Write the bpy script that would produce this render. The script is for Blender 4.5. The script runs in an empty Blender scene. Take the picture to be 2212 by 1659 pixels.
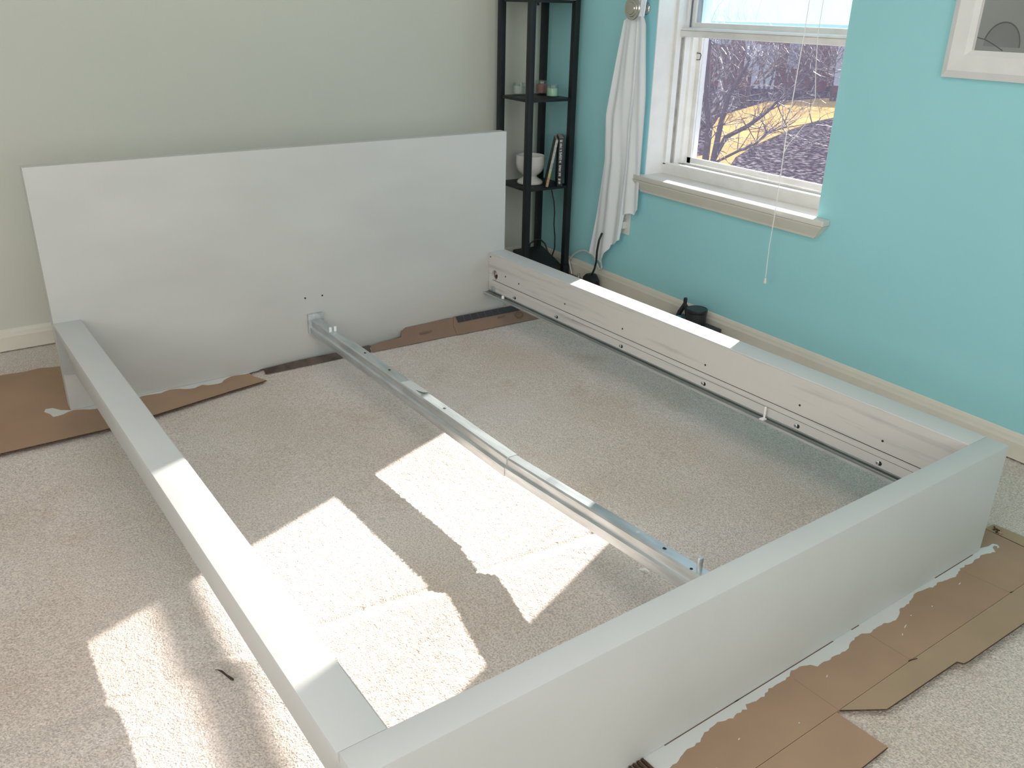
import bpy, bmesh, math, random
import numpy as np
from mathutils import Vector, Matrix

S = bpy.context.scene
COL = S.collection
random.seed(7)

# ------------------------------------------------------------------ camera
cam_d = bpy.data.cameras.new('camera')
cam = bpy.data.objects.new('camera', cam_d)
COL.objects.link(cam)
cam_d.sensor_width = 36.0
cam_d.lens = 30.434
cam_d.clip_start = 0.02
cam_d.clip_end = 500
Rr = (0.83770893, -0.54571711, 0.02089484)
Ru = (0.20391882, 0.34806295, 0.91502421)
Rf = (0.50661708, 0.76226309, -0.40285743)
cam.matrix_world = Matrix(((Rr[0], Ru[0], -Rf[0], -1.994217),
                           (Rr[1], Ru[1], -Rf[1], -0.867946),
                           (Rr[2], Ru[2], -Rf[2], 1.233943),
                           (0, 0, 0, 1)))
S.camera = cam

# ------------------------------------------------------------------ light
S.view_settings.view_transform = 'Standard'
S.view_settings.look = 'None'
S.view_settings.gamma = 1.0
S.view_settings.use_curve_mapping = False
S.view_settings.exposure = 0.26
S.cycles.use_denoising = True
S.cycles.max_bounces = 10
S.cycles.diffuse_bounces = 6
S.cycles.transparent_max_bounces = 12
S.cycles.sample_clamp_indirect = 6.0

wd = bpy.data.worlds.new('world')
S.world = wd
wd.use_nodes = True
bg = wd.node_tree.nodes['Background']
bg.inputs[0].default_value = (0.70, 0.85, 1.0, 1)
bg.inputs[1].default_value = 1.6

sun_d = bpy.data.lights.new('sun', 'SUN')
sun = bpy.data.objects.new('sun', sun_d)
COL.objects.link(sun)
sun_d.energy = 22.0
sun_d.color = (1.0, 0.935, 0.86)
sun_d.angle = math.radians(0.55)
SUN_DIR = Vector((-2.15, -0.90, -1.0)).normalized()
sun.rotation_euler = SUN_DIR.to_track_quat('-Z', 'Y').to_euler()
sun.location = (8, 4, 5)

# fill light added in the opening of the unseen rear window
ar_d = bpy.data.lights.new('rear_window_fill', 'AREA')
ar = bpy.data.objects.new('rear_window_fill', ar_d)
COL.objects.link(ar)
ar_d.shape = 'RECTANGLE'
ar_d.size = 1.75
ar_d.size_y = 1.25
ar_d.energy = 35
ar_d.color = (1.0, 0.92, 0.82)
ar.location = (-2.1, -3.42, 1.5)
ar.rotation_euler = (math.radians(90), 0, 0)


# fill light added at an unseen side window across from the teal wall
al_d = bpy.data.lights.new('side_window_fill', 'AREA')
al = bpy.data.objects.new('side_window_fill', al_d)
COL.objects.link(al)
al_d.shape = 'RECTANGLE'
al_d.size = 1.55
al_d.size_y = 1.25
al_d.energy = 20
al_d.color = (1.0, 0.99, 0.96)
al.location = (-4.42, -0.6, 1.5)
al.rotation_euler = (math.radians(90), 0, math.radians(-90))

# diffuse fill light added under an unseen ceiling panel (built with the room)
cl_d = bpy.data.lights.new('ceiling_fill_light', 'AREA')
cl = bpy.data.objects.new('ceiling_fill_light', cl_d)
COL.objects.link(cl)
cl_d.shape = 'SQUARE'
cl_d.size = 1.5
cl_d.energy = 11
cl_d.color = (0.985, 0.985, 1.0)
cl.location = (-1.5, 0.2, 2.385)


# ------------------------------------------------------------------ materials
def nd(t, kind, **kw):
    n = t.nodes.new(kind)
    for k, v in kw.items():
        setattr(n, k, v)
    return n


def mat(name, col, rough=0.6, metal=0.0, var=0.0, vscale=6.0, bump=0.0, bscale=60.0, col2=None, stretch=None,
        spec=0.5, lo=0.35, hi=0.65, detail=4.0):
    m = bpy.data.materials.new(name)
    m.use_nodes = True
    t = m.node_tree
    b = t.nodes['Principled BSDF']
    b.inputs['Base Color'].default_value = (*col, 1)
    b.inputs['Roughness'].default_value = rough
    b.inputs['Metallic'].default_value = metal
    b.inputs['Specular IOR Level'].default_value = spec
    tc = nd(t, 'ShaderNodeTexCoord')
    src = tc.outputs['Object']
    if stretch:
        mp = nd(t, 'ShaderNodeMapping')
        mp.inputs['Scale'].default_value = stretch
        t.links.new(src, mp.inputs['Vector'])
        src = mp.outputs['Vector']
    if var or col2:
        nz = nd(t, 'ShaderNodeTexNoise')
        nz.inputs['Scale'].default_value = vscale
        nz.inputs['Detail'].default_value = detail
        t.links.new(src, nz.inputs['Vector'])
        rp = nd(t, 'ShaderNodeValToRGB')
        rp.color_ramp.elements[0].position = lo
        rp.color_ramp.elements[1].position = hi
        c2 = col2 if col2 else tuple(max(0, c * (1 - var)) for c in col)
        rp.color_ramp.elements[0].color = (*c2, 1)
        rp.color_ramp.elements[1].color = (*col, 1)
        t.links.new(nz.outputs['Fac'], rp.inputs['Fac'])
        t.links.new(rp.outputs['Color'], b.inputs['Base Color'])
    if bump:
        nb = nd(t, 'ShaderNodeTexNoise')
        nb.inputs['Scale'].default_value = bscale
        nb.inputs['Detail'].default_value = 3
        t.links.new(src, nb.inputs['Vector'])
        bp = nd(t, 'ShaderNodeBump')
        bp.inputs['Strength'].default_value = bump
        bp.inputs['Distance'].default_value = 0.004
        t.links.new(nb.outputs['Fac'], bp.inputs['Height'])
        t.links.new(bp.outputs['Normal'], b.inputs['Normal'])
    return m


def glass_mat(name, tint=(1, 1, 1), gloss=0.08):
    m = bpy.data.materials.new(name)
    m.use_nodes = True
    t = m.node_tree
    t.nodes.remove(t.nodes['Principled BSDF'])
    out = t.nodes['Material Output']
    tr = nd(t, 'ShaderNodeBsdfTransparent')
    tr.inputs[0].default_value = (*tint, 1)
    gl = nd(t, 'ShaderNodeBsdfGlossy')
    gl.inputs['Roughness'].default_value = 0.03
    mx = nd(t, 'ShaderNodeMixShader')
    mx.inputs[0].default_value = gloss
    t.links.new(tr.outputs[0], mx.inputs[1])
    t.links.new(gl.outputs[0], mx.inputs[2])
    t.links.new(mx.outputs[0], out.inputs['Surface'])
    return m


def veil_mat(name, col, through, translucent=0.7, vscale=30.0, var=0.1):
    """thin dusty sheet: a share of light goes straight through, the rest scatters"""
    m = bpy.data.materials.new(name)
    m.use_nodes = True
    t = m.node_tree
    t.nodes.remove(t.nodes['Principled BSDF'])
    out = t.nodes['Material Output']
    tr = nd(t, 'ShaderNodeBsdfTransparent')
    df = nd(t, 'ShaderNodeBsdfDiffuse')
    tl = nd(t, 'ShaderNodeBsdfTranslucent')
    for n in (df, tl):
        n.inputs['Color'].default_value = (*col, 1)
    m1 = nd(t, 'ShaderNodeMixShader')
    m1.inputs[0].default_value = translucent
    t.links.new(df.outputs[0], m1.inputs[1])
    t.links.new(tl.outputs[0], m1.inputs[2])
    m2 = nd(t, 'ShaderNodeMixShader')
    tc = nd(t, 'ShaderNodeTexCoord')
    nz = nd(t, 'ShaderNodeTexNoise')
    nz.inputs['Scale'].default_value = vscale
    t.links.new(tc.outputs['Object'], nz.inputs['Vector'])
    mr = nd(t, 'ShaderNodeMapRange')
    mr.inputs['To Min'].default_value = max(0, 1 - through - var)
    mr.inputs['To Max'].default_value = min(1, 1 - through + var)
    t.links.new(nz.outputs['Fac'], mr.inputs['Value'])
    t.links.new(mr.outputs[0], m2.inputs[0])
    t.links.new(tr.outputs[0], m2.inputs[1])
    t.links.new(m1.outputs[0], m2.inputs[2])
    t.links.new(m2.outputs[0], out.inputs['Surface'])
    return m


M = {}
M['paint'] = mat('white_bed_paint', (0.60, 0.605, 0.60), 0.55, var=0.05, vscale=3.0, bump=0.05, bscale=90, spec=0.35)
M['paint_head'] = mat('white_headboard_paint', (0.565, 0.565, 0.55), 0.5, var=0.08, vscale=2.2, stretch=(1, 1, 2.2), lo=0.30, hi=0.6)
M['paint_streak'] = mat('streaky_undercoat', (0.58, 0.565, 0.54), 0.6, col2=(0.46, 0.45, 0.435), vscale=5.0,
                        stretch=(1.0, 0.55, 9.0), lo=0.30, hi=0.44, detail=8)
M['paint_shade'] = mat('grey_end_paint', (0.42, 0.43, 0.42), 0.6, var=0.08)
M['teal'] = mat('teal_wall_paint', (0.35, 0.715, 0.765), 0.75, var=0.04, vscale=1.5, bump=0.08, bscale=160)
M['beige'] = mat('beige_wall_paint', (0.66, 0.665, 0.60), 0.8, var=0.03, vscale=1.3, bump=0.08, bscale=160)
M['ceil'] = mat('ceiling_paint', (0.8, 0.79, 0.76), 0.9, bump=0.05)
M['trim'] = mat('cream_trim_paint', (0.76, 0.725, 0.64), 0.5, var=0.05, vscale=9)
M['whitetrim'] = mat('white_window_paint', (0.80, 0.80, 0.79), 0.45, var=0.06, vscale=12)
M['stool'] = mat('painted_window_stool', (0.74, 0.72, 0.67), 0.45, var=0.10, vscale=14, stretch=(1, 0.15, 2), bump=0.05)
M['vinyl'] = mat('white_vinyl', (0.80, 0.80, 0.78), 0.4, var=0.08, vscale=15)
M['gasket'] = mat('grey_gasket', (0.16, 0.20, 0.24), 0.6)
M['track'] = mat('grey_track_shadow_gap', (0.40, 0.39, 0.37), 0.6, var=0.3, vscale=20)
M['black'] = mat('black_satin', (0.014, 0.017, 0.022), 0.45, var=0.2, vscale=8, spec=0.4)
M['blackplastic'] = mat('black_plastic', (0.018, 0.019, 0.022), 0.4, bump=0.05, bscale=200)
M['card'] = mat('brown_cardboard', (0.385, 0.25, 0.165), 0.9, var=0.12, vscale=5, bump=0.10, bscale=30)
M['card_shaded'] = mat('shaded_brown_cardboard', (0.25, 0.165, 0.12), 0.9, var=0.15, vscale=6, bump=0.1, bscale=30)  # the headboard's shade is put into this cardboard colour
M['card_deep_shade'] = mat('deep_shaded_cardboard', (0.125, 0.09, 0.072), 0.9, col2=(0.06, 0.045, 0.04), vscale=25)  # cardboard darkened further for the shade at the headboard foot
M['card2'] = mat('tan_cardboard', (0.40, 0.285, 0.185), 0.9, var=0.10, vscale=5, bump=0.10, bscale=30)
M['cardedge'] = mat('dark_corrugated_edge', (0.10, 0.062, 0.035), 0.9, col2=(0.03, 0.018, 0.01), vscale=220)
M['over'] = mat('wet_paint_overspill', (0.66, 0.66, 0.645), 0.5, var=0.06)
M['ink'] = mat('dark_printed_ink', (0.035, 0.037, 0.045), 0.7, var=0.2)
M['crease'] = mat('pressed_crease', (0.27, 0.175, 0.115), 0.9)
M['inkbrown_shade'] = mat('brown_print_and_gap_shade', (0.17, 0.10, 0.07), 0.8)  # brown of the printed marks, also of the painted gap shade
M['steel'] = mat('galvanised_steel', (0.66, 0.70, 0.72), 0.38, 0.85, var=0.22, vscale=14, stretch=(4, 0.6, 4))
M['steel_dark_reflect'] = mat('dark_reflection_steel', (0.36, 0.385, 0.375), 0.34, 0.9, var=0.25, vscale=14, stretch=(4, 0.6, 4))  # reflection of dark surroundings is put into the steel colour
M['steel_paint'] = mat('paint_smeared_steel', (0.58, 0.61, 0.62), 0.5, 0.25, var=0.3, vscale=18, stretch=(3, 0.8, 3))
M['hole'] = mat('dark_drill_hole', (0.02, 0.018, 0.016), 0.9)
M['wax_w'] = mat('white_wax', (0.82, 0.80, 0.76), 0.5, var=0.05)
M['wax_p'] = mat('pink_wax', (0.50, 0.17, 0.16), 0.5, var=0.08)
M['wax_g'] = mat('mint_green_wax', (0.52, 0.78, 0.58), 0.5, var=0.05)
M['glass'] = glass_mat('clear_glass', (0.93, 0.96, 0.95), 0.10)
M['picglass'] = glass_mat('picture_glass', (0.97, 0.97, 0.97), 0.03)
M['ceramic'] = mat('white_glazed_ceramic', (0.80, 0.78, 0.77), 0.25, var=0.03)
M['pages'] = mat('book_page_edges', (0.55, 0.50, 0.42), 0.8, var=0.2, vscale=80)
M['bookblack'] = mat('black_book_cover', (0.03, 0.032, 0.04), 0.5, var=0.2)
M['bookdark'] = mat('dark_olive_book_cover', (0.07, 0.065, 0.05), 0.5, var=0.2)
M['spinewhite'] = mat('worn_white_spine', (0.62, 0.62, 0.60), 0.6, col2=(0.34, 0.35, 0.36), vscale=70)
M['spineyellow'] = mat('yellow_green_spine_end', (0.58, 0.54, 0.17), 0.6, var=0.2, vscale=60)
M['spineorange'] = mat('orange_spine_end', (0.55, 0.23, 0.07), 0.6, col2=(0.5, 0.42, 0.30), vscale=90)
M['lettering'] = mat('pale_spine_lettering', (0.60, 0.62, 0.63), 0.6, col2=(0.10, 0.11, 0.12), vscale=190, lo=0.40, hi=0.52)
M['curtain'] = mat('white_sheer_cotton', (0.80, 0.80, 0.83), 0.9, var=0.04, vscale=30)
M['shade'] = mat('white_lamp_shade_fabric', (0.82, 0.81, 0.78), 0.9, bump=0.1, bscale=200)
M['nickel'] = mat('brushed_nickel', (0.60, 0.575, 0.53), 0.22, 1.0, var=0.05)
M['plastic_w'] = mat('white_plastic', (0.78, 0.77, 0.73), 0.4)
M['cord_w'] = mat('white_cord', (0.86, 0.86, 0.85), 0.6)
M['cord_g'] = mat('pale_grey_cord', (0.62, 0.64, 0.60), 0.5)
M['clip'] = mat('translucent_white_nylon', (0.80, 0.81, 0.80), 0.35)
M['twig'] = mat('dark_twig', (0.05, 0.035, 0.03), 0.8, var=0.4, vscale=300)
M['mug'] = mat('black_mug_glaze', (0.02, 0.022, 0.026), 0.35)
M['tealplastic'] = mat('teal_plastic', (0.04, 0.26, 0.32), 0.4)
M['woodbrown'] = mat('dark_brown_leather', (0.075, 0.05, 0.038), 0.6, var=0.3, vscale=20, bump=0.1)
M['slate'] = mat('dark_slate_cover', (0.05, 0.06, 0.065), 0.55, var=0.2, vscale=20)
# outdoors
M['bark'] = mat('pale_bark', (0.07, 0.052, 0.05), 0.55, var=0.4, vscale=9)
M['twigs'] = mat('bare_twigs_with_glints', (0.55, 0.50, 0.50), 0.4, col2=(0.07, 0.055, 0.055), vscale=7, lo=0.50, hi=0.66)  # pale blotches put sun glints into the twig colour
M['litter'] = mat('glint_specked_leaf_litter', (0.36, 0.335, 0.345), 0.9, col2=(0.012, 0.009, 0.012), vscale=8.0, lo=0.50, hi=0.80, detail=12, spec=0.0)  # pale specks: dry leaves, with their sun glints put into the colour
M['lawn'] = mat('dormant_yellow_lawn', (0.47, 0.31, 0.115), 0.95, var=0.25, vscale=0.9, detail=8, spec=0.0)
M['brick'] = mat('red_brick_facade', (0.20, 0.075, 0.06), 0.9, var=0.35, vscale=3.0, detail=10)
M['siding'] = mat('white_siding', (0.62, 0.62, 0.68), 0.7, var=0.05)
M['winglass'] = mat('distant_window_glass', (0.40, 0.40, 0.52), 0.2)
M['roof'] = mat('grey_shingle_roof', (0.10, 0.095, 0.10), 0.9, var=0.3, vscale=4)


def carpet_mat():
    m = bpy.data.materials.new('beige_carpet_pile')
    m.use_nodes = True
    t = m.node_tree
    b = t.nodes['Principled BSDF']
    b.inputs['Roughness'].default_value = 1.0
    b.inputs['Specular IOR Level'].default_value = 0.1
    b.inputs['Sheen Weight'].default_value = 0.15
    tc = nd(t, 'ShaderNodeTexCoord')

    def noise(scale, detail, c0, c1, lo, hi):
        n = nd(t, 'ShaderNodeTexNoise')
        n.inputs['Scale'].default_value = scale
        n.inputs['Detail'].default_value = detail
        t.links.new(tc.outputs['Object'], n.inputs['Vector'])
        r = nd(t, 'ShaderNodeValToRGB')
        r.color_ramp.elements[0].position = lo
        r.color_ramp.elements[1].position = hi
        r.color_ramp.elements[0].color = (*c0, 1)
        r.color_ramp.elements[1].color = (*c1, 1)
        t.links.new(n.outputs['Fac'], r.inputs['Fac'])
        return r.outputs['Color']
    big = noise(1.9, 5, (0.645, 0.55, 0.485), (0.72, 0.645, 0.61), 0.35, 0.62)
    fine = noise(230, 2, (0.70, 0.69, 0.68), (1.10, 1.10, 1.09), 0.33, 0.60)
    spots = noise(5.5, 6, (0.90, 0.85, 0.80), (1.0, 1.0, 1.0), 0.27, 0.40)
    m1 = nd(t, 'ShaderNodeMixRGB', blend_type='MULTIPLY')
    m1.inputs[0].default_value = 1
    t.links.new(big, m1.inputs[1])
    t.links.new(fine, m1.inputs[2])
    m2 = nd(t, 'ShaderNodeMixRGB', blend_type='MULTIPLY')
    m2.inputs[0].default_value = 1
    t.links.new(m1.outputs[0], m2.inputs[1])
    t.links.new(spots, m2.inputs[2])
    t.links.new(m2.outputs[0], b.inputs['Base Color'])
    nb = nd(t, 'ShaderNodeTexNoise')
    nb.inputs['Scale'].default_value = 260
    nb.inputs['Detail'].default_value = 2
    t.links.new(tc.outputs['Object'], nb.inputs['Vector'])
    bp = nd(t, 'ShaderNodeBump')
    bp.inputs['Strength'].default_value = 0.9
    bp.inputs['Distance'].default_value = 0.004
    t.links.new(nb.outputs['Fac'], bp.inputs['Height'])
    t.links.new(bp.outputs['Normal'], b.inputs['Normal'])
    return m


M['carpet'] = carpet_mat()


def sheer_mat():
    m = bpy.data.materials.new('white_sheer_cotton')
    m.use_nodes = True
    t = m.node_tree
    t.nodes.remove(t.nodes['Principled BSDF'])
    df = nd(t, 'ShaderNodeBsdfDiffuse')
    df.inputs[0].default_value = (0.92, 0.935, 0.97, 1)
    tl = nd(t, 'ShaderNodeBsdfTranslucent')
    tl.inputs[0].default_value = (0.84, 0.86, 0.92, 1)
    mx = nd(t, 'ShaderNodeMixShader')
    mx.inputs[0].default_value = 0.14
    t.links.new(df.outputs[0], mx.inputs[1])
    t.links.new(tl.outputs[0], mx.inputs[2])
    t.links.new(mx.outputs[0], t.nodes['Material Output'].inputs['Surface'])
    return m


M['curtain'] = sheer_mat()
M['screen'] = veil_mat('insect_screen_mesh', (0.085, 0.08, 0.118), 0.80, 0.6, 18, 0.03)
M['dusty'] = veil_mat('dusty_window_pane', (0.15, 0.255, 0.32), 0.63, 0.75, 7, 0.10)


# ------------------------------------------------------------------ helpers
class MB:
    def __init__(self):
        self.v, self.f, self.sm = [], [], False

    def add(self, vs, fs):
        o = len(self.v)
        self.v += [tuple(p) for p in vs]
        self.f += [tuple(i + o for i in f) for f in fs]
        return self

    def box(self, x0, x1, y0, y1, z0, z1):
        vs = [(x, y, z) for z in (z0, z1) for y in (y0, y1) for x in (x0, x1)]
        return self.add(vs, [(0, 2, 3, 1), (4, 5, 7, 6), (0, 1, 5, 4), (2, 6, 7, 3), (0, 4, 6, 2), (1, 3, 7, 5)])

    def prism(self, poly, lo, hi, axis='z'):
        """polygon extruded along an axis; poly is a list of 2-d points"""
        n = len(poly)
        a = sum(poly[i][0] * poly[(i + 1) % n][1] - poly[(i + 1) % n][0] * poly[i][1] for i in range(n))
        if a < 0:
            poly = poly[::-1]

        def P(p, h):
            return {'z': (p[0], p[1], h), 'y': (p[0], h, p[1]), 'x': (h, p[0], p[1])}[axis]
        vs = [P(p, lo) for p in poly] + [P(p, hi) for p in poly]
        fs = [tuple(range(n - 1, -1, -1)), tuple(range(n, 2 * n))] + \
             [(i, (i + 1) % n, (i + 1) % n + n, i + n) for i in range(n)]
        if axis == 'y':
            fs = [f[::-1] for f in fs]
        return self.add(vs, fs)

    def tube(self, pts, r, n=8, cap=True):
        pts = [Vector(p) for p in pts]
        rs = r if isinstance(r, (list, tuple)) else [r] * len(pts)
        vs, fs = [], []
        prev = None
        for i, p in enumerate(pts):
            d = (pts[min(i + 1, len(pts) - 1)] - pts[max(i - 1, 0)]).normalized()
            if prev is None:
                u = d.orthogonal().normalized()
            else:
                u = (prev - d * prev.dot(d))
                u = u.normalized() if u.length > 1e-6 else d.orthogonal().normalized()
            prev = u
            w = d.cross(u)
            for k in range(n):
                a = 2 * math.pi * k / n
                vs.append(p + (u * math.cos(a) + w * math.sin(a)) * rs[i])
        for i in range(len(pts) - 1):
            for k in range(n):
                fs.append((i * n + k, i * n + (k + 1) % n, (i + 1) * n + (k + 1) % n, (i + 1) * n + k))
        if cap:
            fs.append(tuple(range(n - 1, -1, -1)))
            fs.append(tuple((len(pts) - 1) * n + k for k in range(n)))
        self.sm = True
        return self.add(vs, fs)

    def lathe(self, prof, n=28, axis='z', c=(0, 0, 0)):
        """prof: list of (radius, height)"""
        vs, fs = [], []
        for r, h in prof:
            for k in range(n):
                a = 2 * math.pi * k / n
                q = (r * math.cos(a), r * math.sin(a), h)
                if axis == 'x':
                    q = (q[2], q[0], q[1])
                elif axis == 'y':
                    q = (q[1], q[2], q[0])
                vs.append((q[0] + c[0], q[1] + c[1], q[2] + c[2]))
        for i in range(len(prof) - 1):
            for k in range(n):
                fs.append((i * n + k, i * n + (k + 1) % n, (i + 1) * n + (k + 1) % n, (i + 1) * n + k))
        fs.append(tuple(range(n - 1, -1, -1)))
        fs.append(tuple((len(prof) - 1) * n + k for k in range(n)))
        self.sm = True
        return self.add(vs, fs)

    def build(self, name, m, parent=None, bevel=0.0, smooth=None, kind=None):
        me = bpy.data.meshes.new(name)
        me.from_pydata(self.v, [], self.f)
        me.update()
        if bevel:
            bm = bmesh.new()
            bm.from_mesh(me)
            bmesh.ops.bevel(bm, geom=[e for e in bm.edges if e.is_manifold and e.calc_face_angle(0) > 0.5],
                            offset=bevel, segments=2, affect='EDGES', profile=0.6, clamp_overlap=True)
            bm.to_mesh(me)
            bm.free()
        if smooth or (smooth is None and (self.sm or bevel)):
            me.shade_smooth()
            me.set_sharp_from_angle(angle=math.radians(38))
        me.materials.append(M[m])
        o = bpy.data.objects.new(name, me)
        COL.objects.link(o)
        if parent is not None:
            o.parent = parent
        if kind:
            o['kind'] = kind
        return o


def tag(o, label, cat, group=None, kind=None):
    o['label'] = label
    o['category'] = cat
    if group:
        o['group'] = group
    if kind:
        o['kind'] = kind
    return o


def thing(name, label, cat, loc=(0, 0, 0), rz=0.0, group=None):
    o = bpy.data.objects.new(name, None)
    o.empty_display_size = 0.1
    COL.objects.link(o)
    o.location = loc
    o.rotation_euler = (0, 0, rz)
    return tag(o, label, cat, group)


def struct(o):
    o['kind'] = 'structure'
    return o


def cut(o, cutters):
    """subtract each cutter MB from o's mesh"""
    tmp = []
    for c in cutters:
        k = c.build('cutter', 'hole')
        k.parent = o.parent
        md = o.modifiers.new('b', 'BOOLEAN')
        md.object = k
        md.operation = 'DIFFERENCE'
        md.solver = 'EXACT'
        tmp.append(k)
    bpy.context.view_layer.update()
    dg = bpy.context.evaluated_depsgraph_get()
    me = bpy.data.meshes.new_from_object(o.evaluated_get(dg))
    o.modifiers.clear()
    old = o.data
    o.data = me
    bpy.data.meshes.remove(old)
    while len(me.materials) > 1:
        me.materials.pop()
    for p in me.polygons:
        p.material_index = 0
    for k in tmp:
        kd = k.data
        bpy.data.objects.remove(k)
        bpy.data.meshes.remove(kd)
    return o


# ------------------------------------------------------------------ room shell
XW = 0.575                      # face of the teal wall
WY0, WY1, WZ0, WZ1 = 1.078, 1.997, 0.5655, 1.78   # window opening
ROOM_X0, ROOM_Y0, CEIL = -4.4, -3.4, 2.44
SLOPE = 0.0419
YB = lambda x: 2.80 + (x - XW) * SLOPE

# carpeted floor: one displaced mesh over the part in view, coarse beyond it
gx = np.arange(-2.40, 0.5751, 0.005)
gy = np.arange(-0.60, 2.8001, 0.005)
GX, GY = np.meshgrid(gx, gy)
rng = np.random.default_rng(3)
h0 = rng.standard_normal(GX.shape)
h1 = 1.25 * (h0 + 0.12 * (np.roll(h0, 1, 0) + np.roll(h0, -1, 0) + np.roll(h0, 1, 1) + np.roll(h0, -1, 1)))
Z = -0.0055 + np.clip(h1 * 0.00055, -0.002, 0.002)
Z += 0.0012 * np.sin(GX * 9 + 1.3 * np.sin(GY * 5)) * np.sin(GY * 7 + GX * 3)
# a buckled ridge that runs across the room
yl = 0.592 + 0.012 * np.sin(GX * 3.1 + 0.7) + 0.004 * np.sin(GX * 17)
d = yl - GY
ridge = np.where(d < 0, 0, np.where(d < 0.05, np.sin(d / 0.05 * np.pi / 2) ** 2, np.exp(-((d - 0.05) / 0.14) ** 2)))
fade = 1.0 / (1 + np.exp((GX + 0.30) * 14)) * (1 - 0.55 / (1 + np.exp((GX + 1.68) * 30)))
Z += 0.010 * ridge * fade
Z -= 0.004 * np.exp(-((d + 0.004) / 0.006) ** 2) * fade
ny, nx = GX.shape
V = np.stack([GX, GY, Z], -1).reshape(-1, 3)
I = np.arange(nx * ny).reshape(ny, nx)
F = np.stack([I[:-1, :-1], I[:-1, 1:], I[1:, 1:], I[1:, :-1]], -1).reshape(-1, 4)
# ring of large faces joined to the border of the fine part
bl, br, tl, tr = I[0, 0], I[0, -1], I[-1, 0], I[-1, -1]
extra = np.array([(ROOM_X0, ROOM_Y0, -0.006), (XW, ROOM_Y0, -0.006), (XW, 3.0, -0.006), (ROOM_X0, 3.0, -0.006)])
nb = len(V)
V = np.concatenate([V, extra])
polys = [list(map(int, f)) for f in ()]
me = bpy.data.meshes.new('floor')
ring = [[nb, nb + 1] + [int(i) for i in I[0, ::-1]],
        [nb + 1, nb + 2] + [int(i) for i in I[::-1, -1]],
        [nb + 2, nb + 3] + [int(i) for i in I[-1, :]],
        [nb + 3, nb] + [int(i) for i in I[:, 0]]]
nl = len(F) * 4 + sum(len(r) for r in ring)
me.vertices.add(len(V))
me.vertices.foreach_set('co', V.astype(np.float32).ravel())
me.loops.add(nl)
me.loops.foreach_set('vertex_index', np.concatenate([F.ravel()] + [np.array(r) for r in ring]).astype(np.int32))
me.polygons.add(len(F) + 4)
starts = np.concatenate([np.arange(len(F)) * 4, len(F) * 4 + np.cumsum([0] + [len(r) for r in ring[:-1]])])
me.polygons.foreach_set('loop_start', starts.astype(np.int32))
me.update(calc_edges=True)
me.validate()
me.shade_smooth()
me.materials.append(M['carpet'])
floor = bpy.data.objects.new('floor', me)
COL.objects.link(floor)
struct(floor)

wr = MB().box(XW, 0.86, ROOM_Y0 - 0.2, 3.1, -0.05, CEIL + 0.1).build('wall_right', 'teal')
cut(wr, [MB().box(0.3, 1.2, WY0, WY1, WZ0 - 0.0205, WZ1)])
struct(wr)
struct(MB().prism([(ROOM_X0 - 0.2, YB(ROOM_X0 - 0.2)), (XW, YB(XW)), (XW, YB(XW) + 0.15), (ROOM_X0 - 0.2, YB(ROOM_X0 - 0.2) + 0.15)],
                  -0.05, CEIL + 0.1).build('wall_back', 'beige'))
wf = MB().box(ROOM_X0 - 0.2, XW, ROOM_Y0 - 0.2, ROOM_Y0, -0.05, CEIL + 0.1).build('wall_front', 'beige')
cut(wf, [MB().box(-3.0, -1.2, ROOM_Y0 - 0.5, ROOM_Y0 + 0.3, 0.85, 2.15)])
struct(wf)
wl = MB().box(ROOM_X0 - 0.2, ROOM_X0, ROOM_Y0, YB(ROOM_X0), -0.05, CEIL + 0.1).build('wall_left', 'beige')
cut(wl, [MB().box(ROOM_X0 - 0.5, ROOM_X0 + 0.3, -1.4, 0.2, 0.85, 2.15)])
struct(wl)
struct(MB().box(ROOM_X0 - 0.2, XW, ROOM_Y0 - 0.2, 3.0, CEIL, CEIL + 0.1).build('ceiling', 'ceil'))
cf = MB().box(-2.30, -0.70, -0.60, 1.00, 2.39, 2.44).build('ceiling_fill_panel', 'ceil')  # panel added only to carry the fill light overhead
tag(cf, 'unseen flat white panel added on the ceiling as fill light', 'fill light')

# baseboards with a moulded top
prof = [(0, 0), (0.013, 0), (0.013, 0.052), (0.010, 0.060), (0.008, 0.068), (0.004, 0.076), (0, 0.080)]
bb = MB().prism([(XW - d_, z) for d_, z in prof], ROOM_Y0, YB(XW) - 0.013, 'y')
struct(bb.build('baseboard_right', 'trim'))
mb = MB()
n = len(prof)
vs = []
for x in (ROOM_X0, XW):
    vs += [(x, YB(x) - d_, z) for d_, z in prof]
mb.add(vs, [tuple(range(n - 1, -1, -1)), tuple(range(n, 2 * n))] + [(i, (i + 1) % n, (i + 1) % n + n, i + n) for i in range(n)])
struct(mb.build('baseboard_back', 'trim'))

# ------------------------------------------------------------------ window
win = bpy.data.objects.new('window_1', None)
COL.objects.link(win)
win.location = (0.7, 1.54, 1.1)
struct(win)
bpy.context.view_layer.update()
OFF = Vector(win.location)


def wpart(mbx, name, m, parent=win, bevel=0.0, smooth=None):
    off = OFF if parent is win else OFF
    mbx.v = [(p[0] - off.x, p[1] - off.y, p[2] - off.z) for p in mbx.v]
    return mbx.build(name, m, parent, bevel, smooth)


# painted jamb lining
wpart(MB().box(0.576, 0.675, WY1 - 0.004, WY1 + 0.010, WZ0 - 0.01, WZ1), 'jamb', 'whitetrim')
wpart(MB().box(0.576, 0.675, WY0 - 0.010, WY0 + 0.001, WZ0 - 0.01, WZ1), 'jamb', 'whitetrim')
wpart(MB().box(0.576, 0.675, WY0 - 0.01, WY1 + 0.01, WZ1 - 0.004, WZ1 + 0.01), 'head_lining', 'whitetrim')
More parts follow.
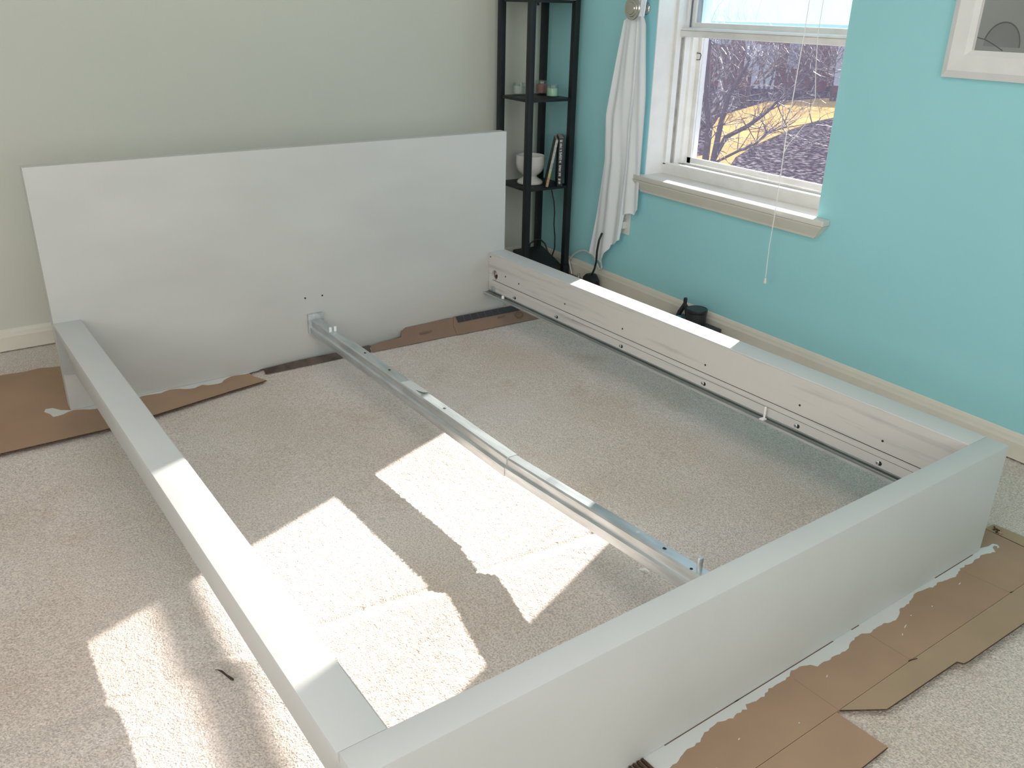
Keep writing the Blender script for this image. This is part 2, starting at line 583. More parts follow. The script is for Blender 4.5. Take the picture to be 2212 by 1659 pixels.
# stool (inner sill) with horns, and the apron below it
st = MB().prism([(0.680, 1.076), (0.577, 1.078), (0.5735, 1.078), (0.5735, 1.020), (0.532, 1.016), (0.529, 1.022), (0.529, 2.012), (0.532, 2.020),
                 (0.5735, 2.030), (0.5735, 1.998), (0.680, 1.998)], WZ0 - 0.020, WZ0)
wpart(st, 'window_sill', 'stool', bevel=0.003)
ap = MB()
pr_ = [(0.5745, 0.545), (0.530, 0.545), (0.5325, 0.538), (0.543, 0.520), (0.553, 0.503), (0.556, 0.494), (0.5745, 0.494)]
vs = []
for s, ye in ((0, 1.019), (1, 2.024)):
    for x, z in pr_:
        t_ = (0.545 - z) / 0.051
        vs.append((x, ye + (0.045 if s == 0 else -0.030) * t_, z))
n = len(pr_)
ap.add(vs, [tuple(range(n)), tuple(range(2 * n - 1, n - 1, -1))] + [(i, i + n, (i + 1) % n + n, (i + 1) % n) for i in range(n)])
wpart(ap, 'apron', 'trim')
# vinyl frame: bottom ledge, side channels, head
wpart(MB().prism([(0.673, 0.546), (0.673, 0.608), (0.676, 0.613), (0.682, 0.613), (0.686, 0.607), (0.742, 0.604), (0.742, 0.590),
                  (0.775, 0.590), (0.775, 0.604), (0.786, 0.604), (0.786, 0.590), (0.855, 0.575), (0.855, 0.546)],
                 WY0 + 0.001, WY1 - 0.004, 'y'), 'frame_sill', 'vinyl')
wpart(MB().box(0.744, 0.774, WY0 + 0.002, WY1 - 0.005, 0.5895, 0.592), 'sill_track', 'track')
wpart(MB().box(0.673, 0.855, WY0, WY1, WZ1 - 0.04, WZ1 - 0.004), 'frame_head', 'vinyl')
for s, y in ((-1, WY1 - 0.004), (1, WY0 + 0.001)):
    e = lambda a, b: (min(y + s * a, y + s * b), max(y + s * a, y + s * b))
    c = MB()
    pl = [(0.673, 0), (0.673, 0.014), (0.700, 0.014), (0.700, 0.006), (0.722, 0.006), (0.722, 0.016), (0.752, 0.016), (0.757, 0.026), (0.800, 0.026), (0.800, 0.018), (0.855, 0.018), (0.855, 0)]
    c.prism([(x, y + s * d_) for x, d_ in pl], 0.604, WZ1 - 0.04)
    wpart(c, 'frame_stile', 'vinyl')
    wpart(MB().box(0.7005, 0.7215, *e(0.0061, 0.0070), 0.606, 1.117), 'channel_liner', 'track')
# meeting rail (seen just below the top of the picture) and the dusty upper sash
wpart(MB().prism([(0.698, 1.121), (0.694, 1.124), (0.694, 1.147), (0.699, 1.151), (0.704, 1.155), (0.738, 1.157), (0.740, 1.121)],
                 WY0 + 0.012, WY1 - 0.010, 'y'), 'meeting_rail', 'vinyl', bevel=0.0015)
wpart(MB().box(0.6930, 0.6945, WY0 + 0.015, WY1 - 0.016, 1.1445, 1.1460), 'rail_groove', 'track')
us = MB()
wpart(MB().box(0.742, 0.762, WY0 + 0.020, WY1 - 0.016, 1.150, 1.176), 'sash_rail', 'vinyl', bevel=0.002)
wpart(MB().box(0.738, 0.764, WY1 - 0.026, WY1 - 0.008, 1.157, WZ1 - 0.04), 'gasket', 'gasket')
wpart(MB().box(0.741, 0.763, WY1 - 0.046, WY1 - 0.026, 1.157, WZ1 - 0.04), 'sash_stile', 'vinyl', bevel=0.002)
wpart(MB().box(0.741, 0.763, WY0 + 0.010, WY0 + 0.030, 1.157, WZ1 - 0.04), 'sash_stile', 'vinyl', bevel=0.002)
wpart(MB().box(0.750, 0.753, WY0 + 0.028, WY1 - 0.044, 1.170, WZ1 - 0.04), 'upper_pane', 'dusty')
# insect screen in the lower half
wpart(MB().box(0.788, 0.802, WY0 + 0.022, WY1 - 0.030, 0.604, 0.630), 'screen_rail', 'vinyl', bevel=0.001)
wpart(MB().box(0.788, 0.802, WY1 - 0.052, WY1 - 0.030, 0.604, 1.40), 'screen_stile', 'vinyl', bevel=0.001)
wpart(MB().box(0.788, 0.802, WY0 + 0.022, WY0 + 0.044, 0.604, 1.40), 'screen_stile', 'vinyl', bevel=0.001)
wpart(MB().box(0.7945, 0.7960, WY0 + 0.04, WY1 - 0.050, 0.628, 1.16), 'insect_screen', 'screen')
wpart(MB().box(0.784, 0.789, 1.500, 1.560, 0.608, 0.622), 'screen_tab', 'clip', bevel=0.001)
wpart(MB().tube([(0.786, 1.972, 1.058), (0.786, 1.946, 1.056), (0.786, 1.942, 1.050), (0.786, 1.946, 1.032), (0.786, 1.970, 1.030), (0.786, 1.972, 1.058)], 0.0018, 6), 'screen_latch', 'blackplastic')

# unseen rear window behind the camera, added for its fill light
w2 = bpy.data.objects.new('fill_window_2', None)
COL.objects.link(w2)
struct(w2)
for nm, b_ in (('sash_stile', (-3.0, -2.94, -3.55, -3.50, 0.85, 2.15)), ('sash_stile', (-1.26, -1.2, -3.55, -3.50, 0.85, 2.15)),
               ('sash_rail', (-3.0, -1.2, -3.55, -3.50, 0.85, 0.91)), ('sash_rail', (-3.0, -1.2, -3.55, -3.50, 2.09, 2.15))):
    MB().box(*b_).build(nm, 'whitetrim', w2)

w3 = bpy.data.objects.new('fill_window_3', None)  # unseen side window, added for its fill light
COL.objects.link(w3)
struct(w3)
for nm, b_ in (('sash_stile', (-4.55, -4.50, -1.4, -1.34, 0.85, 2.15)), ('sash_stile', (-4.55, -4.50, 0.14, 0.2, 0.85, 2.15)),
               ('sash_rail', (-4.55, -4.50, -1.4, 0.2, 0.85, 0.91)), ('sash_rail', (-4.55, -4.50, -1.4, 0.2, 2.09, 2.15))):
    MB().box(*b_).build(nm, 'whitetrim', w3)

# ------------------------------------------------------------------ bed frame
TH = 0.0438514
BW, BL, BT, BF, BH, HH = 1.70, 2.076, 0.076, 0.056, 0.300, 0.773
bed = thing('bed_frame', 'white painted bed frame without slats or mattress, standing on the carpet', 'bed', (0, 0, 0), TH)
hb = MB().box(-BW, 0.0, BL, BL + 0.045, 0.0046, HH).build('headboard', 'paint_head', bed, bevel=0.002)
fb = MB().box(-BW + 0.002, 0.0, 0.0, BF, 0.0047, BH).build('footboard', 'paint', bed, bevel=0.0025)


def rail(side):
    # side = +1: the rail by the window wall (outer face at x=0), -1: the other one (outer face at x=-BW)
    ox = 0.0 if side > 0 else -BW
    q = lambda d_: ox - side * d_
    cs = [(q(-0.001), BH), (q(BT), BH), (q(BT), 0.122), (q(0.034), 0.122), (q(0.016), 0.222), (q(-0.001), 0.292)]
    r = MB().prism(cs, BF, BL, 'y').build('side_rail', 'paint', bed, bevel=0.0012)
    # the unfinished inner board
    b0, b1 = sorted((q(BT - 0.001), q(BT + 0.003)))
    pan = MB().box(b0, b1, BF + 0.001, BL - 0.001, 0.124, BH - 0.003).build('inner_board', 'paint_streak', r)
    hy, hz, hr = 2.031, 0.2133, 0.0205
    mx = (b0 + b1) / 2
    if side > 0:
        c = MB().lathe([(hr, -0.03), (hr, 0.03)], 28, 'x', (mx, hy, hz))
        c2 = MB().lathe([(hr, -0.03), (hr, 0.03)], 28, 'x', (mx, hy, hz))
        cut(r, [MB().lathe([(hr + 0.0005, -0.03), (hr + 0.0005, 0.018)], 28, 'x', (mx, hy, hz))])
        cut(pan, [c])
        MB().lathe([(hr - 0.0005, 0.0), (hr - 0.0005, 0.001)], 24, 'x', (mx + 0.0060, hy, hz)).build('hole_floor', 'crease', r)
        MB().lathe([(0.010, -0.003), (0.010, 0.003), (0.004, 0.004)], 16, 'x', (q(BT) + 0.006, hy - 0.004, hz + 0.002)).build('cam_bolt', 'steel', r)
        MB().lathe([(0.0075, -0.002), (0.0075, 0.002)], 14, 'x', (q(BT) - 0.0, hy - 0.010, hz - 0.004)).build('cam_slot', 'hole', r)
    # metal track: flange on the board, lip towards the middle of the bed
    d0 = BT + 0.003
    ins = 0.029
    tr_ = [(q(d0), 0.172), (q(d0 + 0.0022), 0.172), (q(d0 + 0.0022), 0.1385), (q(d0 + 0.010), 0.1372), (q(d0 + 0.012), 0.1352), (q(d0 + 0.014), 0.1372),
           (q(d0 + ins), 0.1372), (q(d0 + ins), 0.1340), (q(d0 + 0.014), 0.1340), (q(d0), 0.1340)]
    tr = MB().prism(tr_, BF + 0.002, BL - 0.006, 'y').build('slat_track', 'steel_dark_reflect', r)
    MB().box(*sorted((q(d0 + ins - 0.0005), q(d0 + ins + 0.0016))), BF + 0.002, BL - 0.006, 0.1335, 0.1400).build('track_edge', 'steel', tr)
    MB().box(*sorted((q(d0 + 0.0020), q(d0 + 0.0040))), BF + 0.002, BL - 0.006, 0.1415, 0.1445).build('track_rib', 'steel', tr)
    MB().box(*sorted((q(d0 + 0.0018), q(d0 + 0.0026))), BF + 0.002, BL - 0.006, 0.1450, 0.1715).build('track_flange', 'paint_streak', tr)
    if side > 0:
        # groove line and edge strip above the track
        MB().box(*sorted((q(d0 - 0.0005), q(d0 + 0.0008))), BF + 0.002, BL - 0.03, 0.1895, 0.1910).build('groove', 'hole', r)
        MB().box(*sorted((q(d0 - 0.001), q(d0 + 0.004))), BL - 0.55, BL - 0.008, 0.1725, 0.1765).build('edge_strip', 'paint_streak', r)
        for yy in (0.2653, 0.5236, 0.8775, 1.26, 1.62, 1.89):
            MB().lathe([(0.0058, 0.0), (0.0058, 0.0022), (0.0038, 0.0036)], 14, 'x', (0, 0, 0)).build('track_screw', 'steel', tr).matrix_local = \
                Matrix.Translation((q(d0 + 0.0022), yy, 0.157)) @ Matrix.Rotation(math.pi, 4, 'Z')
            MB().lathe([(0.0016, 0.0), (0.0016, 0.0012)], 10, 'x', (q(d0 + 0.0058) - 0.0012, yy + 0.0, 0.157)).build('screw_socket', 'hole', tr)
            MB().lathe([(0.0062, 0.0), (0.0062, 0.0007)], 14, 'x', (q(d0 + 0.0026) - 0.0006, yy - 0.006, 0.1565)).build('screw_hole', 'hole', tr)
        for yy, zz in ((0.2659, 0.219), (0.5243, 0.219), (0.8784, 0.2176), (1.2589, 0.219), (1.574, 0.219), (1.864, 0.220), (1.955, 0.226), (2.062, 0.283)):
            MB().lathe([(0.0032, 0.0), (0.0032, 0.0009)], 12, 'x', (q(d0) - 0.0007, yy, zz)).build('drill_hole', 'hole', r)
        # nylon clips
        MB().lathe([(0.006, 0.0), (0.006, 0.008), (0.0045, 0.012)], 12, 'z', (q(d0 + 0.014), 1.951, 0.1370)).build('slat_peg', 'clip', tr)
        k = MB().box(*sorted((q(d0 + 0.010), q(d0 + 0.028))), 0.618, 0.632, 0.1370, 0.1420)
        k.box(*sorted((q(d0 + 0.012), q(d0 + 0.015))), 0.622, 0.628, 0.141, 0.178)
        k.build('slat_clip', 'clip', tr, bevel=0.0008)
        MB().box(*sorted((q(d0 + 0.0024), q(d0 + 0.012))), BL - 0.055, BL - 0.035, 0.146, 0.166).build('end_block', 'steel', tr, bevel=0.003)
    return r


rail(1)
rl = rail(-1)
# grey end plate between the tapered rail and the headboard
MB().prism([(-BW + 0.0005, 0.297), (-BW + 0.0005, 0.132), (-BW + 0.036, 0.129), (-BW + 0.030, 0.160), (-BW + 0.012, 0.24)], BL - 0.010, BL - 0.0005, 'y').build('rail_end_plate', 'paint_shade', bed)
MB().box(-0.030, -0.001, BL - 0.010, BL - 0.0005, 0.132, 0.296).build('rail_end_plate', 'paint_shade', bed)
for xx, zz in ((-0.8813, 0.241), (-0.8149, 0.240)):
    MB().lathe([(0.0032, -0.0008), (0.0032, 0.0006)], 12, 'y', (xx, BL - 0.0005, zz)).build('drill_hole', 'hole', hb)


# telescopic centre beam, two segments that meet near the middle
def beam_seg(name, y0, z0, y1, z1, xc0, xc1, w, hgt, parent, m='steel'):
    hw = w / 2
    cs = [(-hw, -0.004), (-hw + 0.004, 0), (hw - 0.004, 0), (hw, -0.004), (hw, -hgt), (hw - 0.010, -hgt), (hw - 0.010, -hgt + 0.002), (hw - 0.002, -hgt + 0.002),
          (hw - 0.002, -0.006), (-hw + 0.002, -0.006), (-hw + 0.002, -hgt * 0.50), (-hw - 0.005, -hgt * 0.56), (-hw - 0.005, -hgt + 0.002), (-hw + 0.010, -hgt + 0.002), (-hw + 0.010, -hgt), (-hw - 0.007, -hgt), (-hw - 0.007, -hgt * 0.54), (-hw, -hgt * 0.48)]
    n = len(cs)
    vs = [(xc0 + a, y0, z0 + b) for a, b in cs] + [(xc1 + a, y1, z1 + b) for a, b in cs]
    fs = [tuple(range(n)), tuple(range(2 * n - 1, n - 1, -1))] + [(i, i + n, (i + 1) % n + n, (i + 1) % n) for i in range(n)]
    mb = MB().add(vs, fs)
    return mb.build(name, m, parent)


beam = beam_seg('centre_beam', BF + 0.002, 0.191, 0.830, 0.151, -0.852, -0.852, 0.034, 0.050, bed)
sl = beam_seg('beam_sleeve', 0.826, 0.1525, BL - 0.012, 0.160, -0.852, -0.850, 0.038, 0.053, beam)
MB().box(-0.880, -0.820, BL - 0.013, BL - 0.0005, 0.105, 0.180).build('beam_bracket', 'steel_paint', beam, bevel=0.002)
zb = lambda y: 0.191 + (0.151 - 0.191) * (y - BF) / (0.83 - BF) if y < 0.83 else 0.1525 + (y - 0.826) * 0.0075 / 1.238
MB().lathe([(0.0052, -0.002), (0.0052, 0.014), (0.0045, 0.016)], 14, 'z', (-0.862, 1.914, zb(1.914))).build('beam_peg', 'clip', beam)
MB().lathe([(0.0052, -0.002), (0.0052, 0.014), (0.0045, 0.016)], 14, 'z', (-0.844, 1.914, zb(1.914))).build('beam_peg', 'clip', beam)
MB().lathe([(0.0058, -0.002), (0.0058, 0.027), (0.0050, 0.029)], 16, 'z', (-0.850, 0.175, zb(0.175))).build('beam_pin', 'steel', beam)
for dx, yy in ((-0.010, 0.186), (0.010, 0.140), (-0.007, 0.140)):
    MB().lathe([(0.0034, -0.001), (0.0034, 0.0007)], 12, 'z', (-0.852 + dx, yy, zb(yy))).build('bolt_hole', 'hole', beam)
MB().lathe([(0.0042, -0.001), (0.0042, 0.0007)], 12, 'z', (-0.850, 0.355, zb(0.355))).build('bolt_hole', 'over', beam)
for yy in (0.273, 1.165, 1.33, 1.50, 1.67):
    MB().box(-0.854, -0.848, yy - 0.004, yy + 0.004, zb(yy) - 0.001, zb(yy) + 0.0008).build('punched_slot', 'hole', beam)
# torn white sticker
MB().add([(-0.869, 1.395, zb(1.39) + 0.0010), (-0.8335, 1.390, zb(1.39) + 0.0010), (-0.8335, 1.283, zb(1.28) + 0.0012), (-0.851, 1.287, zb(1.28) + 0.0030), (-0.858, 1.32, zb(1.3) + 0.0010),
          (-0.862, 1.278, zb(1.3) + 0.0015), (-0.869, 1.275, zb(1.3) + 0.0015), (-0.869, 1.33, zb(1.33) + 0.0010)],
         [(7, 0, 1, 2, 3, 4), (7, 4, 5, 6)]).build('torn_sticker', 'over', beam)

# ------------------------------------------------------------------ tower shelf with lamp
SX0, SX1, SY0, SY1 = 0.292, 0.530, 2.483, 2.723
LW = 0.0140
sh = thing('tower_shelf_lamp', 'tall black tower shelf lamp with white fabric shade, in the room corner', 'lamp', ((SX0 + SX1) / 2, (SY0 + SY1) / 2, 0))
so = Vector(sh.location)


def loc(mbx, o):
    mbx.v = [(p[0] - o.x, p[1] - o.y, p[2] - o.z) for p in mbx.v]
    return mbx


for x in (SX0, SX1):
    for y in (SY0, SY1):
        loc(MB().box(x - LW, x + LW, y - LW, y + LW, 0.0, 1.75), so).build('leg', 'black', sh, bevel=0.0015)
fl = loc(MB().prism([(SX1 - 0.018, SY0 - 0.018), (SX1 + 0.016, SY0 - 0.018), (SX1 + 0.016, SY0 + 0.018), (SX1 - 0.018, SY0 + 0.018)], 0.0, 0.050), so).build('foot_block', 'black', sh, bevel=0.003)
for z in (0.428, 0.826, 1.238):
    loc(MB().box(SX0 - 0.006, SX1 + 0.006, SY0 - 0.006, SY1 + 0.006, z, z + 0.012), so).build('shelf', 'black', sh, bevel=0.001)
loc(MB().box(SX0 - 0.012, SX1 + 0.012, SY0 - 0.012, SY1 + 0.012, 1.2505, 1.72), so).build('lamp_shade', 'shade', sh)
loc(MB().lathe([(0.005, 0), (0.006, 0.006), (0.004, 0.012)], 10, 'z', (0.445, 2.66, 1.226)), so).build('switch_knob', 'blackplastic', sh)
# lamp flex hanging behind the shelf
MB().tube([(0.535, 2.66, 0.428), (0.548, 2.642, 0.39), (0.556, 2.628, 0.33), (0.557, 2.620, 0.28), (0.554, 2.618, 0.22), (0.557, 2.610, 0.16), (0.556, 2.606, 0.10), (0.545, 2.615, 0.05), (0.54, 2.63, 0.006)], 0.0032, 8).build('lamp_cord', 'blackplastic')
bpy.data.objects['lamp_cord'].parent = sh
bpy.data.objects['lamp_cord'].location = -so

# router-like box on the floor under the shelf, and its cable
bxm = MB()
poly = [(2.476, 0.0), (2.476, 0.048), (2.490, 0.060), (2.672, 0.103), (2.684, 0.098), (2.684, 0.0)]
n = len(poly)
vs = [(0.352, y, z) for y, z in poly] + [(0.503 + (0.020 if y > 2.6 else 0), y, z) for y, z in poly]
bxm.add(vs, [tuple(range(n)), tuple(range(2 * n - 1, n - 1, -1))] + [(i, i + n, (i + 1) % n + n, (i + 1) % n) for i in range(n)])
bo = bxm.build('power_unit', 'blackplastic', None, bevel=0.003)
tag(bo, 'low black wedge-shaped box on the carpet under the shelf legs', 'box')
cb = MB().tube([(0.455, 2.690, 0.090), (0.470, 2.700, 0.112), (0.500, 2.698, 0.128), (0.528, 2.690, 0.126), (0.542, 2.672, 0.108), (0.546, 2.650, 0.07), (0.546, 2.64, 0.006)], 0.0042, 8).build('box_cable', 'blackplastic')
cb.parent = bo

# candles in glass
for cx, cy, mm, lb, hh in ((0.372, 2.690, 'wax_w', 'clear glass votive with white wax on the middle shelf', 0.056),
                           (0.486, 2.668, 'wax_p', 'glass votive with pink wax, between the white and the green one', 0.064),
                           (0.452, 2.532, 'wax_g', 'clear glass votive with mint green wax on the middle shelf', 0.056)):
    c = thing('votive_candle', lb, 'candle', (cx, cy, 0.8385))
    R = 0.029
    MB().lathe([(R - 0.002, 0.0), (R, 0.003), (R, hh), (R - 0.0025, hh), (R - 0.0025, 0.008), (0.002, 0.008)], 24).build('glass_cup', 'glass', c)
    MB().lathe([(R - 0.0035, 0.0085), (R - 0.0032, 0.012), (R - 0.0032, hh * 0.74), (0.004, hh * 0.72)], 24).build('wax', mm, c)
    MB().tube([(0, 0, hh * 0.70), (0.001, 0, hh * 0.86)], 0.0009, 6).build('wick', 'hole', c)

# footed bowl
bw = MB().lathe([(0.050, 0.0), (0.061, 0.003), (0.062, 0.010), (0.056, 0.018), (0.040, 0.027), (0.032, 0.034), (0.034, 0.041), (0.046, 0.049), (0.058, 0.062), (0.066, 0.080), (0.069, 0.100),
                 (0.068, 0.132), (0.065, 0.134), (0.064, 0.130), (0.064, 0.100), (0.058, 0.076), (0.040, 0.058), (0.004, 0.054)], 40).build('footed_bowl', 'ceramic')
bw.location = (0.386, 2.598, 0.4405)
tag(bw, 'white ceramic footed bowl on the lowest shelf of the black tower', 'bowl')

# books
b1 = thing('book', 'black book with pale spine lettering, upright at the shelf front', 'book', (0.476, 2.478, 0.4405), 0, 'books on the lowest shelf')
MB().box(-0.013, 0.013, 0.0, 0.145, 0.0, 0.222).build('cover', 'bookblack', b1, bevel=0.001)
MB().box(-0.010, 0.010, 0.004, 0.1455, 0.2215, 0.2226).build('page_block', 'pages', b1)
for z0, z1, hw in ((0.010, 0.022, 0.006), (0.026, 0.036, 0.007), (0.046, 0.064, 0.006), (0.068, 0.098, 0.006), (0.108, 0.118, 0.006), (0.122, 0.158, 0.007), (0.162, 0.170, 0.006), (0.175, 0.200, 0.006), (0.204, 0.214, 0.007)):
    MB().box(-hw - 0.001, hw - 0.003, -0.0006, 0.0006, z0, z1).build('spine_lettering', 'lettering', b1)
b2 = thing('book', 'thin white-spined book with yellow and orange foot, leaning over', 'book', (0.402, 2.480, 0.4405), 0, 'books on the lowest shelf')
b2.rotation_euler = (0, math.radians(10.5), -0.56)
b1.rotation_euler = (0, 0, -0.56)
MB().box(-0.006, 0.006, 0.0, 0.140, 0.0013, 0.222).build('cover', 'bookdark', b2, bevel=0.001)
MB().box(-0.0058, 0.0058, -0.0008, 0.0008, 0.070, 0.222).build('spine', 'spinewhite', b2)
MB().box(-0.0058, 0.0058, -0.0008, 0.0008, 0.045, 0.0698).build('spine_band', 'spineyellow', b2)
MB().box(-0.0058, 0.0058, -0.0008, 0.0008, 0.003, 0.0448).build('spine_band', 'spineorange', b2)
MB().box(-0.0045, 0.0045, 0.004, 0.1405, 0.2215, 0.2226).build('page_block', 'pages', b2)

# ------------------------------------------------------------------ curtain, holdback, outlet, cords
kb = thing('curtain_holdback', 'round brushed nickel curtain holdback on the teal wall', 'holdback', (XW, 2.066, 1.224))
MB().lathe([(0.024, 0.0), (0.024, -0.004), (0.020, -0.009), (0.012, -0.012), (0.008, -0.020), (0.0075, -0.062), (0.014, -0.066)], 28, 'x').build('post', 'nickel', kb)
MB().lathe([(0.014, -0.064), (0.032, -0.067), (0.0435, -0.071), (0.046, -0.076), (0.0435, -0.080), (0.033, -0.080), (0.031, -0.083), (0.024, -0.0835), (0.022, -0.087), (0.013, -0.0875), (0.004, -0.088)], 36, 'x').build('knob', 'nickel', kb)


def lerp_poly(pts, t):
    for (t0, v0), (t1, v1) in zip(pts, pts[1:]):
        if t <= t1:
            f_ = (t - t0) / (t1 - t0)
            return v0 + (v1 - v0) * f_
    return pts[-1][1]


# hanging part, rows from the knob down; y limits by height
Ly = [(-1.20, 2.100), (-1.185, 2.145), (-1.08, 2.165), (-0.94, 2.190), (-0.79, 2.218), (-0.70, 2.216), (-0.60, 2.214), (-0.49, 2.232), (-0.36, 2.252), (-0.26, 2.272), (-0.10, 2.306)]
Ry = [(-1.20, 2.030), (-1.17, 2.012), (-0.90, 1.990), (-0.79, 1.989), (-0.50, 1.980), (-0.10, 1.972)]
bot = [(0.0, 0.150), (0.20, 0.135), (0.33, 0.125), (0.335, 0.172), (0.42, 0.205), (0.43, 0.222), (0.50, 0.236), (0.505, 0.222), (0.60, 0.250), (0.64, 0.262), (0.645, 0.378), (0.80, 0.392), (0.90, 0.388), (1.0, 0.420)]
NC, NR = 72, 46
cm = MB()
for i in range(NR + 1):
    for j in range(NC + 1):
        s = j / NC
        zb_ = lerp_poly(bot, s)
        z = 1.20 + (zb_ - 1.20) * (i / NR)
        y = lerp_poly(Ly, -z) * (1 - s) + lerp_poly(Ry, -z) * s
        k_ = min(1.0, (1.22 - z) * 2.2 + 0.12)
        x = 0.527 + k_ * (0.008 * math.sin(s * 15 + 0.8 * math.sin(z * 4)) + 0.004 * math.sin(s * 29 + z * 5) + 0.006 * math.sin(s * 7 - z * 3))
        if s > 0.64:
            x += 0.010 * k_
        if abs(s - 0.645) < 0.02:
            x += 0.010 * k_
        cm.v.append((x, y, z))
for i in range(NR):
    for j in range(NC):
        a = i * (NC + 1) + j
        cm.f.append((a, a + 1, a + NC + 2, a + NC + 1))
# the part gathered over the post and going up to the rod
base = len(cm.v)
NU = 16
for i in range(NU + 1):
    t_ = i / NU
    z = 1.195 + t_ * 0.85
    y0 = 2.105 - 0.02 * t_ if t_ < 0.1 else 2.10 + 0.05 * t_
    y1 = 2.028 - 0.02 * t_
    for j in range(NC + 1):
        s = j / NC
        x = 0.545 - 0.018 * math.sin(min(1, t_ * 8) * math.pi / 2 + math.pi / 2) + 0.010 * math.sin(s * 22 + 2 * t_)
        cm.v.append((x, y0 * (1 - s) + y1 * s, z))
for i in range(NU):
    for j in range(NC):
        a = base + i * (NC + 1) + j
        cm.f.append((a, a + NC + 1, a + NC + 2, a + 1))
cm.sm = True
cu = cm.build('curtain', 'curtain')
tag(cu, 'white cotton curtain gathered behind the nickel holdback, hanging to the baseboard', 'curtain')

ot = thing('wall_outlet', 'cream wall outlet with a white plug, half behind the curtain', 'outlet', (XW - 0.0005, 2.100, 0.322))
MB().box(-0.0055, 0.0, -0.036, 0.036, -0.040, 0.075).build('cover_plate', 'plastic_w', ot, bevel=0.002)
MB().lathe([(0.016, -0.0055), (0.016, -0.008), (0.014, -0.009)], 20, 'x', (0, 0, 0.045)).build('socket', 'plastic_w', ot)
MB().box(-0.030, -0.0055, -0.018, 0.016, -0.012, 0.020).build('plug', 'plastic_w', ot, bevel=0.004)
MB().lathe([(0.0025, -0.0055), (0.0025, -0.0072)], 8, 'x', (0, -0.014, 0.004)).build('socket_slot', 'hole', ot)
wc = MB().tube([(0.549, 2.445, 0.006), (0.552, 2.478, 0.068), (0.552, 2.440, 0.108), (0.552, 2.399, 0.132), (0.553, 2.36, 0.145), (0.552, 2.334, 0.146), (0.552, 2.300, 0.138), (0.551, 2.270, 0.122), (0.550, 2.245, 0.096), (0.552, 2.232, 0.082), (0.555, 2.222, 0.092), (0.560, 2.24, 0.13), (0.565, 2.19, 0.24), (0.566, 2.13, 0.31)], 0.0042, 8).build('pale_cord', 'cord_g')
tag(wc, 'pale grey cord arching along the teal wall just above the baseboard', 'cord')
ad = thing('power_adapter', 'black plug adapter with a thick black cord below the curtain', 'adapter', (0.522, 2.255, 0.0))
MB().prism([(-0.036, 0.0), (-0.040, 0.030), (-0.012, 0.058), (0.016, 0.060), (0.038, 0.040), (0.042, 0.0)], -0.022, 0.022, 'x').build('adapter_body', 'blackplastic', ad, bevel=0.004)
MB().tube([(-0.002, -0.005, 0.055), (-0.012, -0.035, 0.095), (-0.020, -0.055, 0.135), (-0.030, -0.068, 0.19), (-0.030, -0.078, 0.245), (-0.012, -0.075, 0.275)], 0.0050, 8).build('power_cord', 'blackplastic', ad)
MB().tube([(0.0, -0.036, 0.018), (0.004, -0.058, 0.016), (0.0, -0.062, 0.026), (0.0, -0.040, 0.032)], 0.0022, 6).build('hang_loop', 'blackplastic', ad)
gb = MB().lathe([(0.011, 0.0), (0.0125, 0.003), (0.0125, 0.024), (0.008, 0.030), (0.008, 0.040), (0.0065, 0.040), (0.0065, 0.028), (0.0105, 0.022), (0.0105, 0.006), (0.002, 0.005)], 18).build('glass_vial', 'glass')
gb.location = (0.515, 2.345, -0.002)
tag(gb, 'tiny clear glass bottle beside the black plug adapter', 'bottle')

# ------------------------------------------------------------------ things on the floor by the window wall
lb_ = MB().prism([(0.375, 1.735), (0.550, 1.735), (0.552, 1.415), (0.545, 1.375), (0.520, 1.362), (0.380, 1.362)], -0.001, 0.016).build('leather_folder', 'woodbrown', None, bevel=0.004)
tag(lb_, 'flat dark brown leather folder on the carpet along the baseboard', 'folder')
bk = MB().box(0.440, 0.556, 1.435, 1.660, 0.0165, 0.034).build('notebook', 'slate', None, bevel=0.002)
tag(bk, 'dark slate notebook lying under the black mug', 'notebook')
mg = thing('mug', 'round black mug standing on the dark notebook by the baseboard', 'mug', (0.508, 1.535, 0.0345))
MB().lathe([(0.036, 0.0), (0.041, 0.003), (0.0415, 0.064), (0.040, 0.067), (0.0375, 0.066), (0.0375, 0.008), (0.003, 0.007)], 32).build('mug_body', 'mug', mg)
MB().lathe([(0.0418, 0.050), (0.0428, 0.052), (0.0428, 0.064), (0.0418, 0.066)], 32).build('rim_band', 'mug', mg)
jy = thing('folding_pliers', 'black folding pliers standing beside the black mug', 'tool', (0.515, 1.614, 0.0345))
MB().tube([(-0.010, 0.026, 0.0), (-0.004, 0.022, 0.020), (0.002, 0.008, 0.050), (0.004, 0.004, 0.066)], [0.009, 0.0105, 0.0095, 0.007], 8).build('handle', 'blackplastic', jy)
MB().tube([(0.0, -0.022, 0.012), (0.002, -0.016, 0.036), (0.004, -0.004, 0.050), (0.004, 0.004, 0.060)], [0.009, 0.0115, 0.010, 0.007], 8).build('handle', 'blackplastic', jy)
MB().tube([(0.004, 0.004, 0.058), (0.004, 0.004, 0.082), (0.004, 0.005, 0.088)], [0.0075, 0.0085, 0.006], 8).build('jaw', 'blackplastic', jy)
tl_ = MB().box(-0.012, 0.012, -0.010, 0.010, 0.0, 0.022).build('teal_block', 'tealplastic', None, bevel=0.003)
tl_.location = (0.470, 1.598, 0.0345)
tag(tl_, 'small teal plastic cap at the foot of the black pliers', 'cap')

